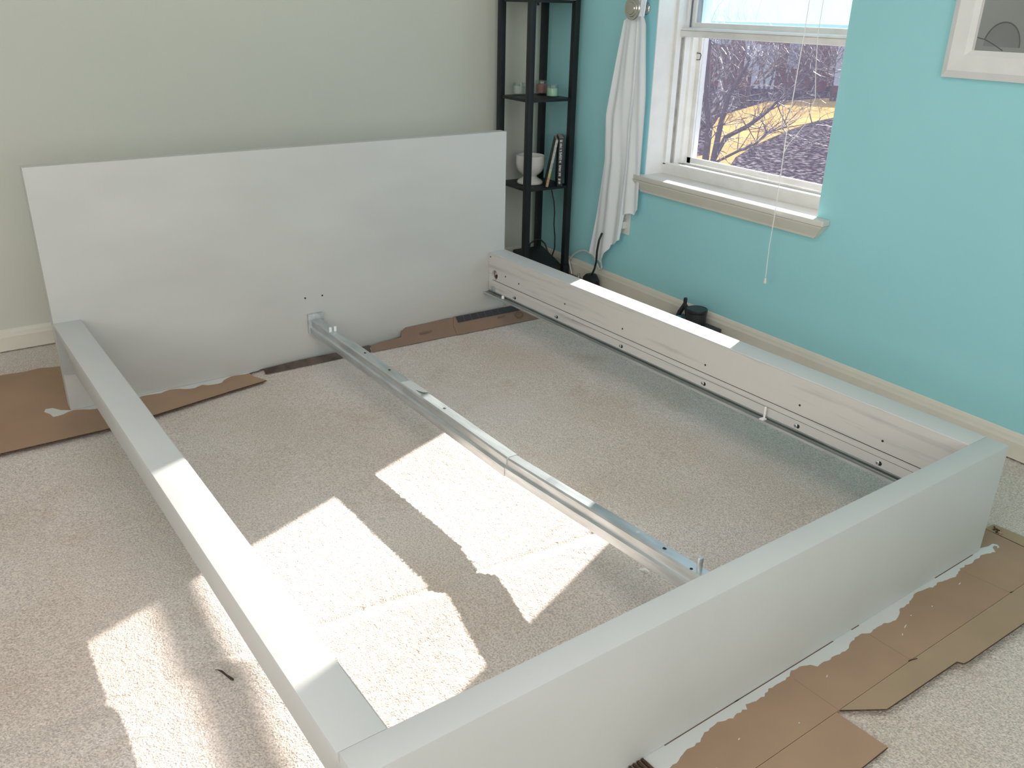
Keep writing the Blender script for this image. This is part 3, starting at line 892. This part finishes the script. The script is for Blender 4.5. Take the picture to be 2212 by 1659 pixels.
# ------------------------------------------------------------------ picture on the teal wall
pf = thing('picture_frame', 'white picture frame with a grey photograph on the teal wall', 'picture', (XW - 0.0005, 0.30, 1.40))
PY1, PZ0, PY0, PZ1 = 0.7145 - 0.30, 1.0605 - 1.40, -0.45, 0.42
FW = 0.077
fprof = [(0.0, 0.0), (0.0, 0.014), (0.020, 0.0245), (0.062, 0.021), (FW, 0.012), (FW, 0.0)]   # (inwards, proud of the wall)


def frame_bar(c0, c1, d0, d1):
    """bar from corner c0 to c1 (y,z); d0,d1 diagonal inward directions at the mitres"""
    n = len(fprof)
    vs = [(-pz, c0[0] + d0[0] * a, c0[1] + d0[1] * a) for a, pz in fprof] + [(-pz, c1[0] + d1[0] * a, c1[1] + d1[1] * a) for a, pz in fprof]
    return MB().add(vs, [tuple(range(n)), tuple(range(2 * n - 1, n - 1, -1))] + [(i, i + n, (i + 1) % n + n, (i + 1) % n) for i in range(n)])


CN = {'lb': ((PY1, PZ0), (-1, 1)), 'lt': ((PY1, PZ1), (-1, -1)), 'rb': ((PY0, PZ0), (1, 1)), 'rt': ((PY0, PZ1), (1, -1))}
for a, b in (('lb', 'lt'), ('lt', 'rt'), ('rt', 'rb'), ('rb', 'lb')):
    frame_bar(CN[a][0], CN[b][0], CN[a][1], CN[b][1]).build('frame_bar', 'whitetrim', pf)
MB().box(-0.0085, -0.0075, PY0 + FW - 0.004, PY1 - FW + 0.004, PZ0 + FW - 0.004, PZ1 - FW + 0.004).build('mount', 'whitetrim', pf)


def photo_mat():
    m = bpy.data.materials.new('grey_photo_print')
    m.use_nodes = True
    t = m.node_tree
    b = t.nodes['Principled BSDF']
    b.inputs['Roughness'].default_value = 0.5
    tc = nd(t, 'ShaderNodeTexCoord')
    nz = nd(t, 'ShaderNodeTexNoise')
    nz.inputs['Scale'].default_value = 7
    t.links.new(tc.outputs['Object'], nz.inputs['Vector'])
    r = nd(t, 'ShaderNodeValToRGB')
    r.color_ramp.elements[0].color = (0.27, 0.29, 0.28, 1)
    r.color_ramp.elements[1].color = (0.34, 0.37, 0.355, 1)
    t.links.new(nz.outputs['Fac'], r.inputs['Fac'])
    t.links.new(r.outputs['Color'], b.inputs['Base Color'])
    return m


M['photo'] = photo_mat()
M['photo2'] = mat('darker_photo_print', (0.24, 0.25, 0.255), 0.5, var=0.1, vscale=12)
M['photo3'] = mat('photo_print_line', (0.10, 0.115, 0.115), 0.5)
pt = MB().box(-0.0098, -0.0090, PY0 + FW + 0.004, PY1 - FW - 0.006, PZ0 + FW, PZ1 - FW).build('print', 'photo', pf)
# rounded grey shape and curve printed on the photograph (flat print)
cy0, cz0 = PY1 - FW - 0.080, PZ0 + FW + 0.012
arc = []
for i in range(25):
    a = math.pi * (1.0 - i / 24)
    arc.append((-0.01015, cy0 - math.cos(a) * -1 * 0.052 * -1, cz0 + math.sin(a) * 0.064))
av = [(-0.01005, p[1], p[2]) for p in arc]
MB().add(av, [tuple(range(len(av)))]).build('print_shape', 'photo2', pt)
MB().tube([(-0.0100, p[1], p[2]) for p in arc[2:]], 0.0018, 6).build('print_line', 'photo3', pt)
MB().tube([(-0.0100, PY1 - FW - 0.007, PZ0 + FW + 0.034), (-0.0100, PY1 - FW - 0.03, PZ0 + FW + 0.030), (-0.0100, PY1 - FW - 0.06, PZ0 + FW + 0.017), (-0.0100, PY1 - FW - 0.088, PZ0 + FW + 0.003)], 0.0014, 6).build('print_line', 'photo3', pt)
MB().box(-0.0115, -0.0105, PY0 + FW - 0.002, PY1 - FW + 0.002, PZ0 + FW - 0.002, PZ1 - FW + 0.002).build('picture_glass', 'picglass', pf)

# ------------------------------------------------------------------ blind cords hanging in front of the window
bc = thing('blind_cord', 'white window blind pull cords with a small tassel, hanging over the sill', 'cord', (0.510, 1.205, 0.30))
bo_ = Vector(bc.location)
loc(MB().tube([(0.516, 1.190, 1.75), (0.512, 1.1985, 1.157), (0.510, 1.211, 0.82), (0.510, 1.210, 0.70), (0.509, 1.2095, 0.574), (0.508, 1.213, 0.44), (0.509, 1.211, 0.32)], 0.0016, 6), bo_).build('pull_cord', 'cord_w', bc)
loc(MB().tube([(0.516, 1.140, 1.75), (0.512, 1.1424, 1.160), (0.510, 1.128, 1.05), (0.510, 1.112, 0.965), (0.510, 1.139, 0.875), (0.510, 1.197, 0.801), (0.510, 1.211, 0.770)], 0.0013, 6), bo_).build('pull_cord', 'cord_w', bc)
loc(MB().lathe([(0.0015, 0.0), (0.0032, 0.003), (0.0022, 0.008), (0.0012, 0.010)], 10, 'z', (0.510, 1.211, 0.690)), bo_).build('cord_knot', 'cord_w', bc)
loc(MB().lathe([(0.0060, 0.0), (0.0062, 0.002), (0.0045, 0.016), (0.0025, 0.020)], 12, 'z', (0.509, 1.2105, 0.297)), bo_).build('tassel', 'plastic_w', bc)


# ------------------------------------------------------------------ cardboard under the bed
def sheet(poly, z0, th, name, m, parent, fold=None):
    """corrugated sheet: polygon extruded; fold = (y axis level, rise) lifts points beyond a fold line"""
    return MB().prism(poly, z0, z0 + th).build(name, m, parent)


def jag(p0, p1, n, amp, seed):
    r = random.Random(seed)
    out = []
    for i in range(n + 1):
        t_ = i / n
        out.append((p0[0] + (p1[0] - p0[0]) * t_ + r.uniform(-amp, amp) * 0.3, p0[1] + (p1[1] - p0[1]) * t_ + r.uniform(-amp, amp)))
    return out


# sheet under the head end, poking out beside and in front of the headboard
hc = thing('cardboard_sheet', 'brown cardboard sheet under the headboard, sticking out beside it', 'cardboard', (-1.75, 2.1, 0))
ho = Vector(hc.location)
back = jag((-1.690, 2.415), (-2.36, 2.47), 14, 0.012, 4)
front = [(-2.36, 1.765), (-2.0087, 1.776), (-1.7145, 1.790), (-1.563, 1.822), (-1.30, 1.888), (-1.176, 1.918), (-1.20, 1.968), (-1.22, 2.10), (-1.30, 2.30)]
poly = back + front
lift = [0.0085, 0.0085, 0.0075, 0.0065, 0.005, 0.003]
fr6 = front[:6]
gl6 = [(x, 1.928 + (x + 2.357) * 0.0446) for x, y in fr6[:-1]] + [(-1.20, 1.9795)]
rear = back + gl6 + front[7:]                       # flat part under the headboard
nb_, ng = len(back), len(gl6)
pm = MB()
for dz in (0.0035, -0.0005):
    pm.v += [(x, y, dz) for x, y in rear] + [(x, y, dz + l_) for (x, y), l_ in zip(fr6, lift)]
nr, nt_ = len(rear), len(rear) + 6
pm.f.append(tuple(range(nr)))
pm.f.append(tuple(nt_ + i for i in range(nr - 1, -1, -1)))
for i in range(ng - 1):
    g0, g1, f0, f1 = nb_ + i, nb_ + i + 1, nr + i, nr + i + 1
    pm.f.append((g1, g0, f0, f1))
    pm.f.append((nt_ + g0, nt_ + g1, nt_ + f1, nt_ + f0))
    pm.f.append((f0, f1, nt_ + f1, nt_ + f0)[::-1])
loop = [i for i in range(nb_ + 1)] + []
for i in list(range(nb_)) + list(range(nb_ + ng - 1, nr)):
    j = (i + 1) % nr
    pm.f.append((j, i, nt_ + i, nt_ + j))
pm.f.append((nb_, nr, nt_ + nr, nt_ + nb_))
pm.f.append((nr + 5, nb_ + ng - 1, nt_ + nb_ + ng - 1, nt_ + nr + 5))
pn = loc(pm, ho).build('panel', 'card', hc)
bm_ = bmesh.new()
bm_.from_mesh(pn.data)
bmesh.ops.recalc_face_normals(bm_, faces=bm_.faces)
bm_.to_mesh(pn.data)
bm_.free()
ed = MB()
fr_ = front[:6]
fl_ = lift
for (x0, y0), (x1, y1), l0, l1 in zip(fr_, fr_[1:], fl_, fl_[1:]):
    ed.add([(x0, y0 - 0.0006, -0.0005 + l0), (x1, y1 - 0.0006, -0.0005 + l1), (x1, y1 - 0.0006, 0.0033 + l1), (x0, y0 - 0.0006, 0.0033 + l0)], [(0, 1, 2, 3)])
loc(ed, ho).build('corrugated_edge', 'cardedge', hc)
# white paint that ran over the sheet along the headboard
ca, sa = math.cos(TH), math.sin(TH)
b2w = lambda x, y: (x * ca - y * sa, x * sa + y * ca)
r_ = random.Random(11)
ov = []
xs = np.linspace(-1.755, -1.075, 46)
for x in xs:
    k_ = 0.018 + 0.010 * math.sin(x * 23) + 0.008 * math.sin(x * 61 + 1) + r_.uniform(-0.003, 0.003)
    if -1.28 < x < -1.22:
        k_ += 0.016
    if x > -1.16:
        k_ *= max(0.2, (-1.075 - x) / 0.085)
    ov.append(b2w(x, BL - k_))
ov2 = [b2w(-1.0755, BL + 0.004), b2w(-1.70, BL + 0.004), b2w(-1.725, BL + 0.02), b2w(-1.745, BL + 0.052), b2w(-1.765, BL + 0.055), b2w(-1.772, BL + 0.035), b2w(-1.760, BL + 0.01)]
loc(MB().prism(ov + ov2, 0.0036, 0.0043), ho).build('paint_overspill', 'over', hc)

# folded-up strip along the rest of the headboard
hs = thing('cardboard_flap', 'folded-up brown cardboard strip with dark printed band, along the headboard foot', 'cardboard', (-0.5, 2.02, 0))
so2 = Vector(hs.location)


def flap(xs_, tops, name, m, yb=0.0, dy=0.055, th=0.003):
    vs = []
    n = len(xs_)
    for x, zt in zip(xs_, tops):
        y = 2.000 + yb + (x + 0.5) * TH * 0.35
        lean = dy * zt / 0.05
        vs += [(x, y, -0.002), (x + 0.0, y + lean, zt), (x, y + lean + th, zt), (x, y + th + 0.002, -0.002)]
    fs = []
    for i in range(n - 1):
        a = i * 4
        fs += [(a, a + 4, a + 5, a + 1), (a + 1, a + 5, a + 6, a + 2), (a + 2, a + 6, a + 7, a + 3)]
    fs += [(0, 1, 2, 3), tuple((n - 1) * 4 + k for k in (3, 2, 1, 0))]
    return loc(MB().add(vs, fs), so2).build(name, m, hs)


flap([-1.155, -1.02, -0.88, -0.74], [0.013, 0.017, 0.017, 0.019], 'folded_edge', 'card_deep_shade')
flap([-0.735, -0.60, -0.588, -0.565, -0.46, -0.375, -0.350], [0.018, 0.024, 0.040, 0.049, 0.050, 0.052, 0.051], 'folded_panel', 'card_shaded', yb=-0.003)
flap([-0.362, -0.345, -0.15, 0.02, 0.078, 0.098], [0.030, 0.054, 0.054, 0.054, 0.054, 0.046], 'folded_panel', 'card_shaded', yb=-0.008)
# printed dark blocks along the top edge of the last panel
for i in range(12):
    x0 = -0.338 + i * 0.0345
    x1 = x0 + 0.0325
    vs = []
    for x in (x0, x1):
        y = 2.000 - 0.008 + (x + 0.5) * TH * 0.35
        for zt in (0.0345, 0.0535):
            vs.append((x, y + 0.055 * zt / 0.05 - 0.0012, zt + 0.0010))
    loc(MB().add(vs, [(0, 2, 3, 1)]), so2).build('printed_block', 'ink', hs)
lg = MB()
for i in range(20):
    a0, a1 = 2 * math.pi * i / 20, 2 * math.pi * (i + 1) / 20
    q_ = []
    for a, rr in ((a0, 1.0), (a1, 1.0), (a1, 0.72), (a0, 0.72)):
        x = -0.045 + 0.021 * rr * math.cos(a)
        z = 0.021 + 0.0105 * rr * math.sin(a)
        y = 2.000 - 0.008 + (x + 0.5) * TH * 0.35 + 0.055 * z / 0.05 - 0.0012
        q_.append((x, y, z + 0.001))
    lg.add(q_, [(0, 1, 2, 3)])
for s_ in (-0.006, 0.003):
    q_ = []
    for x, z in ((-0.060, 0.019 + s_), (-0.030, 0.021 + s_), (-0.030, 0.023 + s_), (-0.060, 0.021 + s_)):
        y = 2.000 - 0.008 + (x + 0.5) * TH * 0.35 + 0.055 * z / 0.05 - 0.0012
        q_.append((x, y, z + 0.001))
    lg.add(q_, [(0, 1, 2, 3)])
loc(lg, so2).build('printed_oval', 'inkbrown_shade', hs)
for xa, xb, za in ((-0.52, -0.465, 0.020), (-0.150, -0.115, 0.022)):
    q_ = []
    for x, z in ((xa, za), (xb, za + 0.002), (xb, za + 0.008), (xa, za + 0.006)):
        y = 2.000 - (0.003 if x < -0.4 else 0.008) + (x + 0.5) * TH * 0.35 + 0.055 * z / 0.05 - 0.0012
        q_.append((x, y, z + 0.001))
    loc(MB().add(q_, [(0, 1, 2, 3)]), so2).build('printed_mark', 'inkbrown_shade', hs)

# sheet under the foot end (bed coordinates, turned with the bed)
fc = thing('cardboard_sheet', 'opened brown cardboard box with flaps, lying under the footboard', 'cardboard', (0, 0, 0), TH)
FZ = -0.0005
main = [(-1.165, 0.05), (-1.172, 0.01), (-1.160, -0.030), (-1.19, -0.06), (-1.20, -0.128), (-0.765, -0.1275), (-0.5135, -0.1275), (-0.108, -0.1310), (0.109, -0.1330), (0.109, 0.05)]
MB().prism(main, FZ, FZ + 0.0042).build('panel', 'card', fc)


def tilt_flap(poly, y_f, rise, name, m, th=0.0035):
    """flap hinged at y_f; the free edge floats by rise (per metre)"""
    z = lambda y: FZ + 0.0042 + max(0.0, (y_f - y)) * rise
    n = len(poly)
    a = sum(poly[i][0] * poly[(i + 1) % n][1] - poly[(i + 1) % n][0] * poly[i][1] for i in range(n))
    if a < 0:
        poly = poly[::-1]
    vs = [(x, y, z(y) - th) for x, y in poly] + [(x, y, z(y)) for x, y in poly]
    fs = [tuple(range(n - 1, -1, -1)), tuple(range(n, 2 * n))] + [(i, (i + 1) % n, (i + 1) % n + n, i + n) for i in range(n)]
    o = MB().add(vs, fs).build(name, m, fc)
    return o, z


pA = [(-0.757, -0.1285), (-0.690, -0.1835), (-0.57, -0.1865), (-0.452, -0.1895), (-0.447, -0.2015), (-0.435, -0.2035), (-0.2078, -0.2093), (0.020, -0.2105), (0.10, -0.1345), (-0.108, -0.1320), (-0.5135, -0.1285)]
tilt_flap(pA, -0.128, 0.18, 'flap', 'card2')
pB = [(-1.20, -0.129), (-0.768, -0.1285), (-0.7656, -0.235), (-0.8453, -0.236), (-1.21, -0.238)]
tilt_flap(pB, -0.129, 0.02, 'flap', 'card')
# dark corrugated cut edges of the flaps
def edge_strip(pts, y_f, rise, name='corrugated_edge'):
    mbx = MB()
    z = lambda y: FZ + 0.0042 + max(0.0, (y_f - y)) * rise
    for (x0, y0), (x1, y1) in zip(pts, pts[1:]):
        dx, dy = x1 - x0, y1 - y0
        l_ = math.hypot(dx, dy)
        nx_, ny_ = dy / l_ * 0.0009, -dx / l_ * 0.0009
        if ny_ > 0:
            nx_, ny_ = -nx_, -ny_
        mbx.add([(x0 + nx_, y0 + ny_, z(y0) - 0.0033), (x1 + nx_, y1 + ny_, z(y1) - 0.0033), (x1 + nx_, y1 + ny_, z(y1) - 0.0003), (x0 + nx_, y0 + ny_, z(y0) - 0.0003)], [(0, 1, 2, 3)])
    return mbx.build(name, 'cardedge', fc)


edge_strip(pA[:8], -0.128, 0.18)
edge_strip([pB[2], pB[3], pB[4]], -0.129, 0.02)
# side strip past the corner of the bed
tilt_flap([(0.1125, -0.14), (0.1125, 0.045), (0.152, 0.043), (0.168, -0.14)], 1.0, 0.0, 'flap', 'card2')
MB().add([(0.1092, -0.14, 0.0040), (0.1122, -0.14, 0.0040), (0.1118, 0.024, 0.0040), (0.1094, 0.024, 0.0040)], [(0, 1, 2, 3)]).build('slit', 'cardedge', fc)
# creases pressed across the panel
for xa, ya, xb, yb_ in ((-0.762, -0.0235, -0.760, -0.126), (-0.515, -0.0095, -0.514, -0.126), (-0.121, -0.024, -0.109, -0.130)):
    MB().box(-0.0006, 0.0006, 0, -(yb_ - ya), 0, 0.0003).build('crease', 'crease', fc).matrix_local = Matrix.Translation((xb, yb_, 0.0036)) @ Matrix.Rotation(math.atan2(-(xa - xb), ya - yb_), 4, 'Z')
MB().prism([(-0.109, -0.1290), (-0.090, -0.1345), (-0.066, -0.1350), (-0.066, -0.1375), (-0.092, -0.1380), (-0.111, -0.1325)], 0.0036, 0.0046).build('flap_slit', 'cardedge', fc)
MB().tube([(-0.522, -0.127, 0.0042), (-0.514, -0.1285, 0.0050), (-0.500, -0.133, 0.0046)], 0.0012, 5).build('tear', 'cardedge', fc)
# torn corner bits
r_ = random.Random(5)
for i in range(6):
    x, y = 0.127 + r_.uniform(-0.012, 0.012), 0.020 + r_.uniform(-0.014, 0.012)
    MB().tube([(x, y, 0.0035), (x + r_.uniform(-0.012, 0.012), y + r_.uniform(-0.006, 0.006), 0.0075), (x + r_.uniform(-0.018, 0.018), y + r_.uniform(-0.010, 0.010), 0.0055)], [0.0028, 0.002, 0.0012], 5).build('torn_fibre', 'cardedge' if i % 2 else 'card2', fc)
# corrugated comb end showing at the foot of the footboard
for i in range(4):
    MB().box(-1.190 + i * 0.010, -1.186 + i * 0.010, -0.034, -0.002, 0.0042, 0.010).build('corrugation', 'cardedge', fc)
# paint line that ran onto the cardboard
r_ = random.Random(21)
ov = []
y_prev = 0
for i, x in enumerate(np.linspace(-1.150, 0.026, 150)):
    base_ = 0.020 + 0.007 * math.sin(x * 9.3 + 0.6) + 0.006 * math.sin(x * 27) + 0.003 * math.sin(x * 71)
    if x < -0.9:
        base_ += 0.010
    if -0.76 < x < -0.70:
        base_ -= 0.006
    if -0.52 < x < -0.40:
        base_ += 0.004
    if x > -0.10:
        base_ *= 1.0 - 0.25 * (x + 0.10) / 0.12
    base_ += r_.uniform(-0.0022, 0.0030)
    ov.append((x, -max(0.006, base_)))
ov += [(0.040, -0.011), (0.052, -0.010), (0.055, -0.016), (0.046, -0.020), (0.056, -0.021), (0.062, -0.012), (0.056, -0.003), (0.036, -0.003), (0.012, 0.004), (-1.152, 0.004)]
MB().prism(ov, 0.0038, 0.0046).build('paint_overspill', 'over', fc)
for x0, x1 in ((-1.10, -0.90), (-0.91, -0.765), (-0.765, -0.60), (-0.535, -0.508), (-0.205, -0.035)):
    MB().box(x0, x1, -0.0014, 0.0008, 0.0040, 0.0050).build('painted_gap_shade', 'inkbrown_shade', fc)  # dark strips stand in for the shade under the footboard
for x, y, l_, a in ((-0.70, -0.058, 0.010, 0.3), (-0.425, -0.060, 0.020, 0.25), (-0.455, -0.072, 0.010, 0.5), (-0.38, -0.046, 0.006, 0.1), (-0.31, -0.055, 0.006, 0.4), (-0.975, -0.067, 0.008, 0.2), (-1.06, -0.09, 0.005, 0.9), (-0.175, -0.045, 0.014, 0.1), (-0.85, -0.105, 0.004, 0.3)):
    MB().prism([(-l_ / 2, 0), (0, 0.0014), (l_ / 2, 0.0004), (0, -0.0010)], 0, 0.0005).build('paint_fleck', 'over', fc).matrix_local = Matrix.Translation((x, y, 0.0037)) @ Matrix.Rotation(a, 4, 'Z')

# bits on the carpet
tw = MB().tube([(-1.7270, 0.5675, 0.006), (-1.7225, 0.5570, 0.008), (-1.7185, 0.5440, 0.0075), (-1.7125, 0.5290, 0.007), (-1.7100, 0.5240, 0.0065)], [0.0012, 0.0022, 0.0018, 0.0026, 0.0022], 6)
tw.tube([(-1.727, 0.5675, 0.006), (-1.7325, 0.5690, 0.008)], 0.0008, 5)
tag(tw.build('twig', 'twig'), 'small dark twig lying on the carpet outside the bed', 'twig')
pg = MB().tube([(-0.7835, 0.385, 0.004), (-0.7760, 0.372, 0.010), (-0.7740, 0.362, 0.008)], [0.0022, 0.0030, 0.0016], 6)
tag(pg.build('nylon_sliver', 'clip'), 'tiny white sliver of nylon on the carpet beside the centre beam', 'scrap')

# ------------------------------------------------------------------ outdoors
GZ = -2.8
struct(MB().add([(3, -30, GZ), (130, -30, GZ), (130, 130, GZ), (3, 130, GZ)], [(0, 1, 2, 3)]).build('ground', 'litter'))
lawn = MB().prism([(16.0, 17.6), (16.4, 16.2), (17.8, 17.3), (20.3, 18.8), (24.0, 20.7), (27.1, 22.1), (29.1, 22.7), (31.5, 23.2), (39.5, 28.0), (36.6, 28.4), (33.5, 28.3), (31.7, 28.5), (28.5, 26.8), (25.3, 25.2), (24.1, 24.3), (21.6, 22.1), (17.2, 18.0)], GZ - 0.05, GZ + 0.02).build('lawn_strip', 'lawn')
tag(lawn, 'curved strip of dormant yellow lawn outside the window', 'lawn')

AZ = math.radians(41.5)
FX, FY = math.cos(AZ), math.sin(AZ)
hs_ = thing('brick_house', 'red brick house with white door and siding, far beyond the yard', 'house', (-2 + 52 * FX, -0.87 + 52 * FY, GZ), AZ - math.pi / 2)
# local: x to the right, y away from us
MB().box(-9, 3.35, 0, 7, -0.2, 3.2).build('brick_wall', 'brick', hs_)
MB().prism([(-9.3, 3.2), (3.5, 3.2), (3.5, 3.35), (-9.3, 3.35)], -0.3, 7.3, 'y').build('roof', 'roof', hs_)
dr = MB().box(-0.62, 0.62, -0.06, 0.02, 0.0, 2.25).build('door', 'siding', hs_)
MB().box(-0.42, 0.42, -0.09, -0.055, 1.25, 2.05).build('door_panel', 'winglass', dr)
MB().box(-1.10, -0.66, -0.05, 0.02, 0.9, 2.6).build('side_panel', 'siding', hs_)
w_ = MB().box(1.15, 1.75, -0.05, 0.02, 1.10, 2.5).build('window', 'siding', hs_)
MB().box(1.22, 1.68, -0.07, -0.045, 1.17, 2.43).build('pane', 'winglass', w_)
MB().box(-4.6, -1.9, -0.05, 0.02, 2.2, 3.1).build('siding_band', 'siding', hs_)
h2 = thing('siding_house', 'pale siding house beside the red brick one', 'house', (-2 + 51 * math.cos(math.radians(36.2)), -0.87 + 51 * math.sin(math.radians(36.2)), GZ), math.radians(36.2) - math.pi / 2)
MB().box(-1.15, 7, 0, 6, 0.4, 3.2).build('siding_wall', 'siding', h2)
MB().box(-1.25, 7, -0.1, 6, -0.2, 0.4).build('plinth', 'brick', h2)
MB().prism([(-1.4, 3.2), (7.2, 3.2), (7.2, 3.35), (-1.4, 3.35)], -0.3, 6.3, 'y').build('roof', 'roof', h2)


def grow(mbx, p, d_, l, r, depth, rng_, spread=0.55, n=4):
    segs = 3
    pts, rs = [p], [r]
    for i in range(segs):
        d_ = (d_ + Vector((rng_.gauss(0, 0.16), rng_.gauss(0, 0.16), rng_.gauss(0.03, 0.12)))).normalized()
        p = p + d_ * (l / segs)
        pts.append(p)
        rs.append(r * (1 - 0.40 * (i + 1) / segs))
    mbx.tube(pts, rs, n, cap=False)
    if depth == 0:
        return
    k = rng_.choice((2, 3, 3)) if depth > 1 else rng_.choice((3, 4))
    for i in range(k):
        q = pts[-1] if i == 0 else pts[rng_.choice((1, 2, 3))]
        nd_ = (d_ + Vector((rng_.gauss(0, spread), rng_.gauss(0, spread), rng_.gauss(0.05, spread * 0.7)))).normalized()
        grow(mbx, q, nd_, l * rng_.uniform(0.58, 0.82), rs[-1] * (0.9 if i == 0 else 0.62), depth - 1, rng_, spread, 3 if depth < 4 else 4)


def tree_mesh(seed, stems, l, r, depth):
    rng_ = random.Random(seed)
    tr_, br_ = MB(), MB()
    for i in range(stems):
        a = 2 * math.pi * i / stems + rng_.uniform(-0.5, 0.5)
        d_ = Vector((math.cos(a) * 0.35, math.sin(a) * 0.35, 1)).normalized()
        p = Vector((math.cos(a) * 0.06, math.sin(a) * 0.06, -0.1))
        q = p + d_ * l * 0.6
        tr_.tube([p, (p + q) / 2 + Vector((rng_.uniform(-.05, .05), rng_.uniform(-.05, .05), 0)), q], [r, r * 0.9, r * 0.8], 6)
        for k in range(3):
            nd_ = (d_ + Vector((rng_.gauss(0, 0.5), rng_.gauss(0, 0.5), 0.1))).normalized()
            grow(br_, q, nd_, l * 0.75, r * 0.6, depth, rng_)
    return tr_, br_


proto = None
tre = [(45.2, 27, 0.3, 1.05, 'bare twiggy tree just behind the trunk of the nearest leaning tree'),
       (44.6, 34, 1.7, 1.15, 'bare twiggy tree beside the far left end of the yellow lawn'),
       (43.6, 44.5, 2.9, 1.2, 'bare twiggy tree before the white siding band of the brick house'),
       (42.6, 41.5, 4.0, 1.0, 'bare twiggy tree on the lawn edge, between siding band and white door'),
       (41.4, 48.0, 5.1, 1.0, 'bare twiggy tree straight before the white door of the brick house'),
       (40.0, 46.5, 0.9, 1.05, 'bare twiggy tree before the small window of the brick house'),
       (38.8, 48.5, 2.2, 1.05, 'bare twiggy tree before the plain end of the brick wall'),
       (37.4, 46.5, 3.3, 1.0, 'bare twiggy tree before the pale siding house')]
for i, (az, dist, rz, sc, lbl) in enumerate(tre):
    if proto is None:
        a_, b_ = tree_mesh(5, 3, 1.5, 0.075, 5)
        proto = (a_, b_)
        t0 = thing('bare_tree', lbl, 'tree', (0, 0, 0), 0, 'bare trees in the yard')
        c0 = a_.build('trunk', 'bark', t0)
        c1 = b_.build('branches', 'twigs', t0, kind='stuff', smooth=False)
        tt = t0
    else:
        tt = t0.copy()
        tt['label'] = lbl
        COL.objects.link(tt)
        for ch in (c0, c1):
            k = ch.copy()
            COL.objects.link(k)
            k.parent = tt
    a = math.radians(az)
    tt.location = (-2 + dist * math.cos(a), -0.87 + dist * math.sin(a), GZ)
    tt.rotation_euler = (0, 0, rz)
    tt.scale = (sc, sc, sc)

# the near tree whose limb sweeps across the lawn
nt = thing('leaning_tree', 'nearest bare tree with a dark limb sweeping across the yellow lawn', 'tree', (12.40, 13.02, GZ))
no = Vector(nt.location)
rng_ = random.Random(14)
tk = MB().tube([(12.40, 13.02, GZ - 0.1), (12.41, 13.01, -2.2), (12.417, 13.0, -1.878)], [0.10, 0.085, 0.075], 8)
loc(tk, no).build('trunk', 'bark', nt)
limb = [Vector(p) for p in ((12.417, 13.0, -1.878), (12.48, 12.934, -1.635), (12.561, 12.848, -1.35), (12.697, 12.703, -1.234), (12.857, 12.528, -1.095), (12.995, 12.373, -0.917), (13.105, 12.247, -0.764), (13.209, 12.126, -0.573), (13.40, 11.90, -0.30), (13.6, 11.7, 0.1))]
lm = MB().tube(limb, [0.055, 0.052, 0.048, 0.046, 0.044, 0.040, 0.034, 0.026, 0.018, 0.01], 8)
loc(lm, no).build('limb', 'bark', nt)
limb2 = [Vector(p) for p in ((12.45, 12.96, -1.90), (12.759, 12.635, -1.633), (13.013, 12.353, -1.44), (13.132, 12.216, -1.219), (13.324, 11.991, -1.098), (13.70, 11.53, -0.96))]
loc(MB().tube(limb2, [0.03, 0.028, 0.024, 0.018, 0.012, 0.006], 6), no).build('limb', 'bark', nt)
limb3 = [Vector(p) for p in ((12.30, 13.14, -2.75), (12.31, 13.11, -1.177), (12.217, 13.205, -0.556), (12.171, 13.251, 0.61))]
loc(MB().tube(limb3, [0.085, 0.070, 0.060, 0.045], 8), no).build('limb', 'bark', nt)
limb4 = [Vector(p) for p in ((12.36, 13.06, -2.75), (12.45, 12.93, -1.10), (12.52, 12.86, -0.5), (12.75, 12.62, 0.2))]
loc(MB().tube(limb4, [0.07, 0.060, 0.050, 0.03], 8), no).build('limb', 'bark', nt)
tb = MB()
for lst, k0 in ((limb, 1), (limb2, 1), (limb3, 1), (limb4, 1)):
    for p in lst[k0:]:
        for _ in range(5):
            d_ = Vector((rng_.gauss(0.25, 0.5), rng_.gauss(-0.25, 0.5), rng_.gauss(0.35, 0.5))).normalized()
            grow(tb, p, d_, rng_.uniform(0.35, 0.7), 0.012, 2, rng_, 0.6, 4)
loc(tb, no).build('twigs', 'twigs', nt, kind='stuff', smooth=False)
